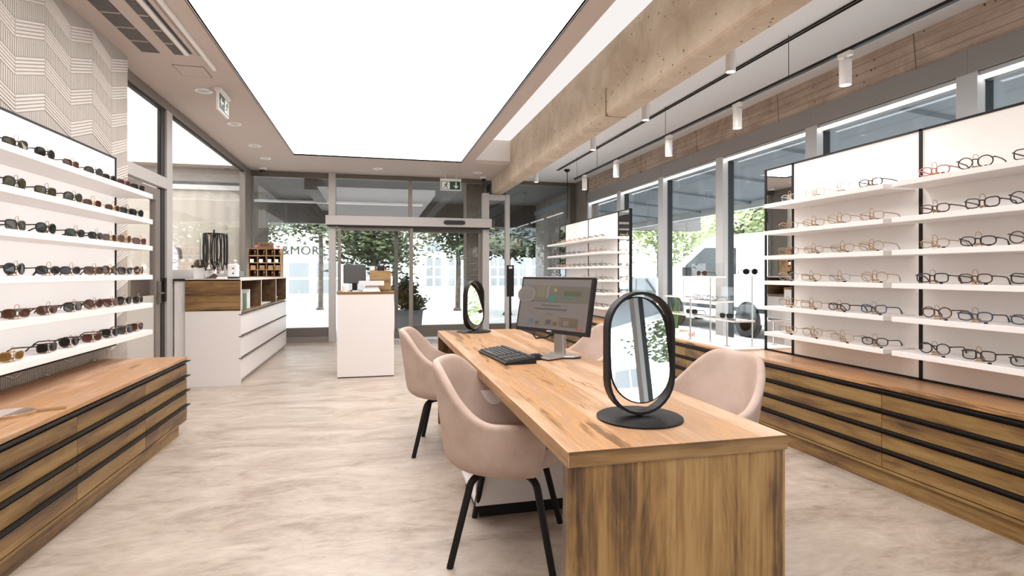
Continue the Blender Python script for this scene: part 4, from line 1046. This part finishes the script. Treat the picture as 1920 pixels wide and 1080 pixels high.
# ================================================================== WINDOW DISPLAY ON THE RIGHT CABINET
tag(MB().box(2.84, 3.345, 3.995, 5.30, .585, .598).build('display_board', 'white_shelf', bevel=.002), 'glossy white board on the right cabinet between the display walls', 'board')
def riser(label, x, y, trays, top=None):
    t = thing('acrylic_riser', label, 'display stand', (x, y, .598), group='clear risers on the window display')
    zt = max([q[4] for q in trays] + ([top] if top else []))
    MB().lathe([(.03,0),(.03,.005),(0,.006)], seg=18).build('foot', 'silver', t); MB().tube([(0,0,.004),(0,0,zt-.598)], .007, 10).build('rod', 'silver', t)
    for (xa, xb, ya, yb, z) in trays:
        o = MB().box(xa-x, xb-x, ya-y, yb-y, z-.598, z-.588).build('tray', 'acrylic', t)
        e = MB(); e.box(xa-x-.003, xa-x, ya-y, yb-y, z-.600, z-.586); e.box(xb-x, xb-x+.003, ya-y, yb-y, z-.600, z-.586); e.box(xa-x, xb-x, ya-y-.003, ya-y, z-.600, z-.586); e.box(xa-x, xb-x, yb-y, yb-y+.003, z-.600, z-.586)
        e.build('tray_edge', 'white_plastic', o)
        s = MB(); s.box(xb-x-.004, xb-x, ya-y, yb-y, z-.588, z-.46); s.build('back_plate', 'acrylic', t)
    return t
riser('clear riser with two trays beside the potted plant', 2.84+.03, 4.70, [(2.87,3.05,4.62,5.14,.815), (2.95,3.10,4.90,5.32,.975)])
riser('clear riser with two trays in the middle of the window display', 2.93, 4.47, [(2.95,3.13,4.42,4.95,.955), (3.02,3.18,4.60,5.18,1.178)])
riser('clear riser with one low tray next to the near display mirror strip', 2.90, 4.18, [(2.86,3.05,4.02,4.57,.815)])
t = thing('single_stand', 'slim steel pole holding sunglasses beside the near display wall', 'display stand', (3.10, 4.12, .598))
MB().lathe([(.04,0),(.04,.006),(0,.007)], seg=18).build('foot', 'silver', t); MB().tube([(0,0,.004),(0,0,.60)], .006, 10).build('pole', 'silver', t); MB().box(-.03,.03,-.03,.03,.598,.604).build('plate', 'acrylic', t)
eyewear('sunglasses', 'black sunglasses on top of the slim steel pole', 'sunglasses in the window display', 3.07, 4.10, 1.203, math.pi+R(70), 'round', 'fr_black', 'lens_black', .0024)
eyewear('sunglasses', 'black sunglasses on the low tray nearest the display mirror strip', 'sunglasses in the window display', 2.93, 4.24, .826, math.pi+R(25), 'square', 'fr_black', 'lens_black', .0030)
eyewear('sunglasses', 'black sunglasses on the low tray beside the plant', 'sunglasses in the window display', 2.94, 4.80, .826, math.pi+R(25), 'square', 'fr_black', 'lens_black', .0030)
eyewear('sunglasses', 'brown sunglasses on the highest tray of the window display', 'sunglasses in the window display', 3.08, 4.85, 1.189, math.pi+R(20), 'drop', 'fr_tortoise', 'lens_brown', .0024)
eyewear('eyeglasses', 'black eyeglasses on the middle tray of the window display', 'eyeglasses in the window display', 3.02, 4.58, .966, math.pi+R(20), 'soft', 'fr_black', 'lens_clear', .0020)
eyewear('eyeglasses', 'tortoiseshell eyeglasses on the middle tray, farther from the camera', 'eyeglasses in the window display', 3.02, 4.80, .966, math.pi+R(20), 'round', 'fr_tortoise', 'lens_clear', .0020)
t = thing('potted_plant', 'upright green grass plant in a white pot on the display board', 'plant', (2.99, 5.18, .598))
MB().lathe([(.0,0),(.035,0),(.045,.06),(.042,.06),(.038,.05),(0,.05)], seg=20).build('pot', 'white_plastic', t, smooth=True)
for k in range(16):
    a = rnd.uniform(0, 6.28); r = rnd.uniform(.005,.03); h = rnd.uniform(.24,.42); dx, dy = .04*math.cos(a), .04*math.sin(a); x, y = r*math.cos(a), r*math.sin(a)
    tx, ty = -math.sin(a)*.013, math.cos(a)*.013
    V = [(x-tx,y-ty,.05),(x+tx,y+ty,.05),(x+dx*.4+tx,y+dy*.4+ty,h*.6),(x+dx*.4-tx,y+dy*.4-ty,h*.6),(x+dx,y+dy,h),(x+.002,y+.002,.05),(x+dx*.4+.003,y+dy*.4+.003,h*.6)]
    MB().add(V, [(0,1,2,3),(3,2,4)]).build('leaf', 'plant_green', t)
def facet(name, lab, loc, s, mat='white_plastic'):
    V = [(0,0,0)]; q = MB()
    P = [(-1,-.3,1.1),(-.2,-.35,.75),(.1,-.3,.8),(1,-.3,1.2),(.7,-.5,.2),(.3,-.4,0),(-.6,-.4,0)]
    q.add([(a*s, b*s, c*s) for a, b, c in P] + [(a*s, -b*s*.6, c*s) for a, b, c in P], [tuple(range(7)), tuple(reversed(range(7,14)))] + [(i,(i+1)%7,(i+1)%7+7,i+7) for i in range(7)])
    tag(q.build(name, mat, loc=loc), lab, 'ornament')
facet('paper_ornament', 'white folded paper ornament below the window display risers', (3.12, 5.05, .60), .055)
facet('paper_ornament', 'small pinkish folded ornament in front of the white paper one', (3.00, 4.90, .60), .035, 'skin_pink')

# ================================================================== OUTSIDE
ground = sstruct('ground', box(-60, 6.8, YB+.06, 80, -.16, -.06), 'paving')
sstruct('ground_street', MB().box(6.8, 70, -60, 80, -.46, -.36), 'asphalt'); sstruct('ground_pavement', MB().box(4.06, 6.8, -60, YB+.06, -.36, -.06), 'paving')
# entrance canopy
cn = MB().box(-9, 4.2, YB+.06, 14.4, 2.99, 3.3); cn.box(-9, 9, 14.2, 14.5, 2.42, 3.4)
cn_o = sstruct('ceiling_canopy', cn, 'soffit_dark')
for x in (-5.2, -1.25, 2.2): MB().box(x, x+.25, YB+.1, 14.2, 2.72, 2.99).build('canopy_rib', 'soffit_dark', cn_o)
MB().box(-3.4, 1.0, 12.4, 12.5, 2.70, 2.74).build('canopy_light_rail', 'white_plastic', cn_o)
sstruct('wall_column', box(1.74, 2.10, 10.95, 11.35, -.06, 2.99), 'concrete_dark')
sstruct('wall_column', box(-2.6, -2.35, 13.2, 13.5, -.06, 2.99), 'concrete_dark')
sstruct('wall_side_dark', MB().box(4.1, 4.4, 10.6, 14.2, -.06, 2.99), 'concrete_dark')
sstruct('ceiling_awning', MB().prism([(4.06,2.74),(6.6,2.52),(6.6,2.60),(4.06,2.84)], 'XZ', YF-4, 24), 'slate')
aw = sstruct('ceiling_awning_edge', MB().box(6.6, 6.7, YF-4, 24, 2.40, 2.62), 'ext_white')
for k in range(16): MB().prism([(4.1,2.70),(6.6,2.48),(6.6,2.52),(4.1,2.74)], 'XZ', -4+k*1.6, -3.92+k*1.6).build('awning_rib', 'slate', bpy.data.objects['ceiling_awning'])

def foliage(parent, c, r, n, size, mat, seed, clusters=14):
    rg = random.Random(seed); V = []; F = []
    cl = []
    for k in range(clusters):
        while True:
            p = [rg.uniform(-1,1) for _ in range(3)]
            if sum(q*q for q in p) < 1: break
        cl.append([c[i] + p[i]*r[i]*.8 for i in range(3)])
    for k in range(n):
        q = cl[k % clusters]; p = [q[i] + rg.gauss(0, .24)*r[i] for i in range(3)]
        a, b = rg.uniform(0, 6.28), rg.uniform(-1, 1); s = size*rg.uniform(.6, 1.3)
        uu = Vector((math.cos(a), math.sin(a), b*.6)).normalized(); vv = uu.orthogonal().normalized()
        pp = Vector(p); i0 = len(V); V += [pp-uu*s, pp+vv*s*.55, pp+uu*s, pp-vv*s*.55]; F.append((i0,i0+1,i0+2,i0+3))
    o = MB().add(V, F).build('foliage', mat, parent); o['kind'] = 'stuff'
def tree(label, x, y, zc, r, n, size, mat, seed, trunk_r=.09, group=None):
    t = thing('tree', label, 'tree', (x, y, -.06), group=group)
    MB().tube([(0,0,0),(.02,.02,.12),(.04,0,zc*.6),(-.03,.05,zc+.3)], [trunk_r*1.7, trunk_r, trunk_r*.9, trunk_r*.5], 10).build('trunk', 'bark', t, smooth=True)
    for k in range(4):
        a = k*1.6+seed; MB().tube([(.0,0,zc*.75),(r[0]*.35*math.cos(a), r[1]*.35*math.sin(a), zc+.1),(r[0]*.75*math.cos(a), r[1]*.75*math.sin(a), zc+.25)], [trunk_r*.5, trunk_r*.35, trunk_r*.15], 7).build('branch', 'bark', t, smooth=True)
    foliage(t, (0,0,zc), r, n, size, mat, seed)
G = 'trees on the square before the entrance'
tree('dark leafed tree seen through the left fixed glazing', -4.6, 18.2, 3.0, (2.2, 1.2, 1.2), 5200, .085, 'leaf', 1, group=G)
tree('dark leafed tree behind the left leaf of the entrance door', -.1, 17.6, 2.45, (1.9, 1.1, 1.05), 5600, .085, 'leaf', 2, group=G)
tree('dark leafed tree behind the right leaf of the entrance door', 2.7, 19.0, 2.75, (1.9, 1.1, .8), 4600, .085, 'leaf', 3, group=G)
tree('tree with slim trunk right of the concrete column outside', 3.9, 16.6, 2.15, (1.3, 1.0, .42), 1800, .08, 'leaf', 4, .10, group=G)
tree('dark leafed tree reaching over the lettering of the shop building', -1.9, 20.5, 3.55, (1.7, 1.1, 1.0), 3600, .09, 'leaf', 9, group=G)
G = 'trees across the street'
tree('pale green street tree seen through the far street windows', 13.5, 25.0, 3.2, (2.6, 2.6, 2.4), 3200, .13, 'leaf_light', 5, .12, group=G)
tree('pale green street tree above the white van', 13.5, 18.5, 3.4, (2.6, 2.6, 2.4), 3200, .13, 'leaf_light', 6, .12, group=G)
tree('pale green street tree right of the white van', 14.5, 13.0, 3.4, (2.8, 2.6, 2.4), 3200, .13, 'leaf_light', 7, .12, group=G)
tree('pale green street tree mirrored in the near oval mirror, nearer one', 14.5, -11.0, 3.4, (2.6, 2.6, 2.4), 2400, .13, 'leaf_light', 12, .12, group=G)
tree('dark street tree mirrored in the near oval mirror, farther one', 14.0, -17.0, 3.2, (2.8, 2.8, 2.4), 2600, .13, 'leaf', 13, .12, group=G)
tree('pale green street tree nearest the right edge of the windows', 14.5, 8.0, 3.4, (2.6, 2.6, 2.4), 2600, .13, 'leaf_light', 8, .12, group=G)
t = thing('planter', 'dark planter box with a leafy bush outside the entrance', 'planter', (.75, 13.2, -.06))
MB().prism([(-.26,0),(.26,0),(.30,.42),(-.30,.42)], 'XZ', -.25, .25).build('box', 'slate', t); MB().box(-.9,.45,-.4,.4,-.0,.02).build('tray', 'ext_white', t)
foliage(t, (-.05,0,.74), (.48,.34,.40), 1600, .06, 'leaf', 11, 10)

# buildings opposite
def facade_windows(t, wins, yface, mat='car_glass_grey'):
    for (x0, x1, z0, z1, nx, nz) in wins:
        w_ = MB().box(x0, x1, yface-.05, yface+.02, z0, z1).build('window', 'ext_white', t)
        pw, ph = (x1-x0)/nx, (z1-z0)/nz
        for a in range(nx):
            for b in range(nz): MB().box(x0+a*pw+.05, x0+(a+1)*pw-.05, yface-.065, yface-.05, z0+b*ph+.05, z0+(b+1)*ph-.05).build('glass', mat, w_)
t = thing('shop_building', 'white low shop building with lettering across the square', 'building')
MB().box(-14, .6, 25, 33, -.06, 5.5).build('wall', 'ext_white', t); MB().box(-14.2, .8, 24.7, 33, 5.5, 5.8).build('roof_edge', 'ext_grey', t)
facade_windows(t, [(-3.6,-2.7,.3,1.7,1,2), (-2.5,-1.5,.3,1.7,1,2), (-6.2,-4.2,.3,1.7,2,2), (-1.2,.3,.3,1.7,2,2)], 25.0)
cu = bpy.data.curves.new('lettering', 'FONT'); cu.body = '&MORE'; cu.size = .52; cu.extrude = .02; cu.space_character = 1.05
fo = bpy.data.objects.new('tmp_text', cu); COL.objects.link(fo); bpy.context.view_layer.update()
me = bpy.data.meshes.new_from_object(fo.evaluated_get(bpy.context.evaluated_depsgraph_get())); me.materials.clear(); me.materials.append(M['gasket'])
bpy.data.objects.remove(fo); so = bpy.data.objects.new('lettering', me); COL.objects.link(so); so.location = (-3.85, 24.96, 2.0); so.rotation_euler = (R(90), 0, 0); so.parent = t
t = thing('white_building', 'white building with rows of small-paned windows across the square', 'building')
MB().box(.9, 12, 27, 35, -.06, 6.5).build('wall', 'ext_white', t); MB().box(.7, 12.2, 26.7, 35, 6.5, 6.8).build('roof_edge', 'ext_grey', t)
facade_windows(t, [(2.3+k*1.05, 3.1+k*1.05, .55, 2.0, 2, 3) for k in range(7)] + [(2.3+k*1.05, 3.2+k*1.05, 2.2, 2.75, 1, 1) for k in range(7)], 27.0)
t = thing('grey_building', 'pale building far beyond the street trees', 'building')
MB().box(26, 34, -8, 40, -.06, 7).build('wall', 'ext_white', t); MB().box(25.8, 34, -8, 40, 7, 7.3).build('roof_edge', 'ext_grey', t)
for k in range(10): o = MB().box(25.94, 26, -6+k*4.4, -4+k*4.4, 1.2, 3.0).build('window', 'car_glass_grey', t)

def wheel(parent, x, y, z, r, side):
    w_ = MB().lathe([(r*.62,-.1),(r*.95,-.1),(r,-.07),(r,.07),(r*.95,.1),(r*.62,.1),(r*.62,-.1)], (x,y,z), 28, 'X').build('tyre', 'rubber', parent, smooth=True)
    h = MB().lathe([(0,-.03),(r*.18,-.03),(r*.18,.03),(0,.03)], (x+side*.05,y,z), 14, 'X')
    for k in range(5):
        a = k*2*math.pi/5+.3; h.bar((x+side*.06, y+.03*math.cos(a), z+.03*math.sin(a)), (x+side*.06, y+r*.62*math.cos(a), z+r*.62*math.sin(a)), .055, .03, (1,0,0))
    h.tube([(x+side*.06, y+r*.6*math.cos(k*math.pi/12), z+r*.6*math.sin(k*math.pi/12)) for k in range(24)], .018, 6, closed=True)
    h.build('rim', 'silver', w_)
def vehicle(label, cat, name, x0, x1, prof, wins, wheels, body, gmat, r=.34):
    t = thing(name, label, cat, ((x0+x1)/2, 0, -.36)); cx = (x0+x1)/2
    MB().prism(prof, 'YZ', x0-cx, x1-cx).build('body', body, t, bevel=.06)
    for poly in wins:
        for s in (-1, 1): xx = (x1-x0)/2*s; MB().prism(poly, 'YZ', min(xx, xx+s*.006), max(xx, xx+s*.006)).build('side_window', gmat, t)
    for y in wheels:
        for s in (-1, 1):
            MB().lathe([(0,0),(r*1.2,0),(r*1.2,.012),(0,.012)], (s*(x1-x0)/2 - (.012 if s < 0 else 0), y, r), 24, 'X').build('wheel_arch', 'rubber', t)
            wheel(t, s*((x1-x0)/2-.03), y, r, r, s)
    return t
v = vehicle('white van parked along the street behind the window display', 'van', 'parked_van', 8.9, 10.8,
    [(10.2,.32),(10.15,2.45),(10.45,2.56),(13.8,2.56),(15.0,1.98),(16.5,1.55),(16.7,.95),(16.6,.32)],
    [[(13.3,1.50),(13.3,2.26),(13.85,2.28),(14.85,1.80),(14.9,1.50)], [(12.45,1.55),(12.45,2.22),(13.1,2.24),(13.1,1.55)]], [12.0, 15.4], 'car_white', 'car_glass', .40)
MB().box(-1.13,-.955,14.55,14.72,1.45,1.75).build('wing_mirror', 'rubber', v); MB().box(-.962,-.948,10.3,16.5,.62,.72).build('side_strip', 'rubber', v)
for yy in (13.2, 14.95): MB().box(-.953,-.949,yy,yy+.015,.5,2.3).build('door_gap', 'rubber', v)
MB().box(-.956,-.949,10.18,10.32,1.2,1.8).build('tail_light', 'red_light', v)
v = vehicle('dark parked car farther down the street', 'car', 'parked_car', 9.2, 10.9,
    [(16.5,.3),(16.4,.85),(17.2,.95),(17.9,1.42),(19.2,1.45),(20.1,.98),(21,.85),(21,.3)],
    [[(17.4,.98),(18.0,1.36),(18.6,1.38),(18.6,.98)], [(18.7,.98),(18.7,1.38),(19.1,1.38),(19.8,.98)]], [17.3, 20.2], 'car_dark', 'car_glass_grey', .31)

v = vehicle('white parked off-roader mirrored in the near oval mirror', 'car', 'parked_car', 8.6, 10.4,
    [(-15.5,.4),(-15.6,1.15),(-15.3,1.25),(-14.9,2.0),(-12.8,2.02),(-11.9,1.32),(-11,1.15),(-11,.4)],
    [[(-14.9,1.3),(-14.6,1.88),(-13.6,1.9),(-13.6,1.3)], [(-13.5,1.3),(-13.5,1.9),(-12.9,1.9),(-12.2,1.3)]], [-14.5, -11.9], 'car_white', 'car_glass', .38)
t = thing('hanging_cable', 'thin black cable hanging from the ceiling before the far display', 'cable', (3.19, 9.1, CEIL))
MB().lathe([(.05,0),(.05,-.025),(.012,-.05)], seg=16).build('ceiling_rose', 'black_metal', t); MB().tube([(0,0,-.03),(.01,0,-.4),(0,0,-.85)], .006, 8).build('cable', 'black_metal', t)
# fine dark cracks running through the oak of the desktop
dk = bpy.data.objects['desk']
def crack(pts, wd):
    mb = MB(); n = len(pts)
    V = []
    for i, (x, y) in enumerate(pts):
        hw = wd*math.sin(math.pi*(i+.35)/(n-.3)); V += [(x-hw, y, .7502), (x+hw, y, .7502)]
    mb.add(V, [(2*i, 2*i+1, 2*i+3, 2*i+2) for i in range(n-1)]).build('wood_crack', 'brown_crack', dk)
pmat('brown_crack', (0.20, 0.10, 0.045), 0.6)
crack([(.83,2.42),(.845,2.36),(.838,2.30),(.855,2.25),(.85,2.19),(.868,2.13),(.862,2.08)], .0035)
crack([(.85,2.26),(.872,2.25),(.884,2.21),(.90,2.19)], .0025)
crack([(.66,4.05),(.69,4.02),(.72,3.93),(.70,3.80),(.715,3.72)], .004)
crack([(.70,1.92),(.71,1.88),(.705,1.83),(.715,1.79)], .0028)
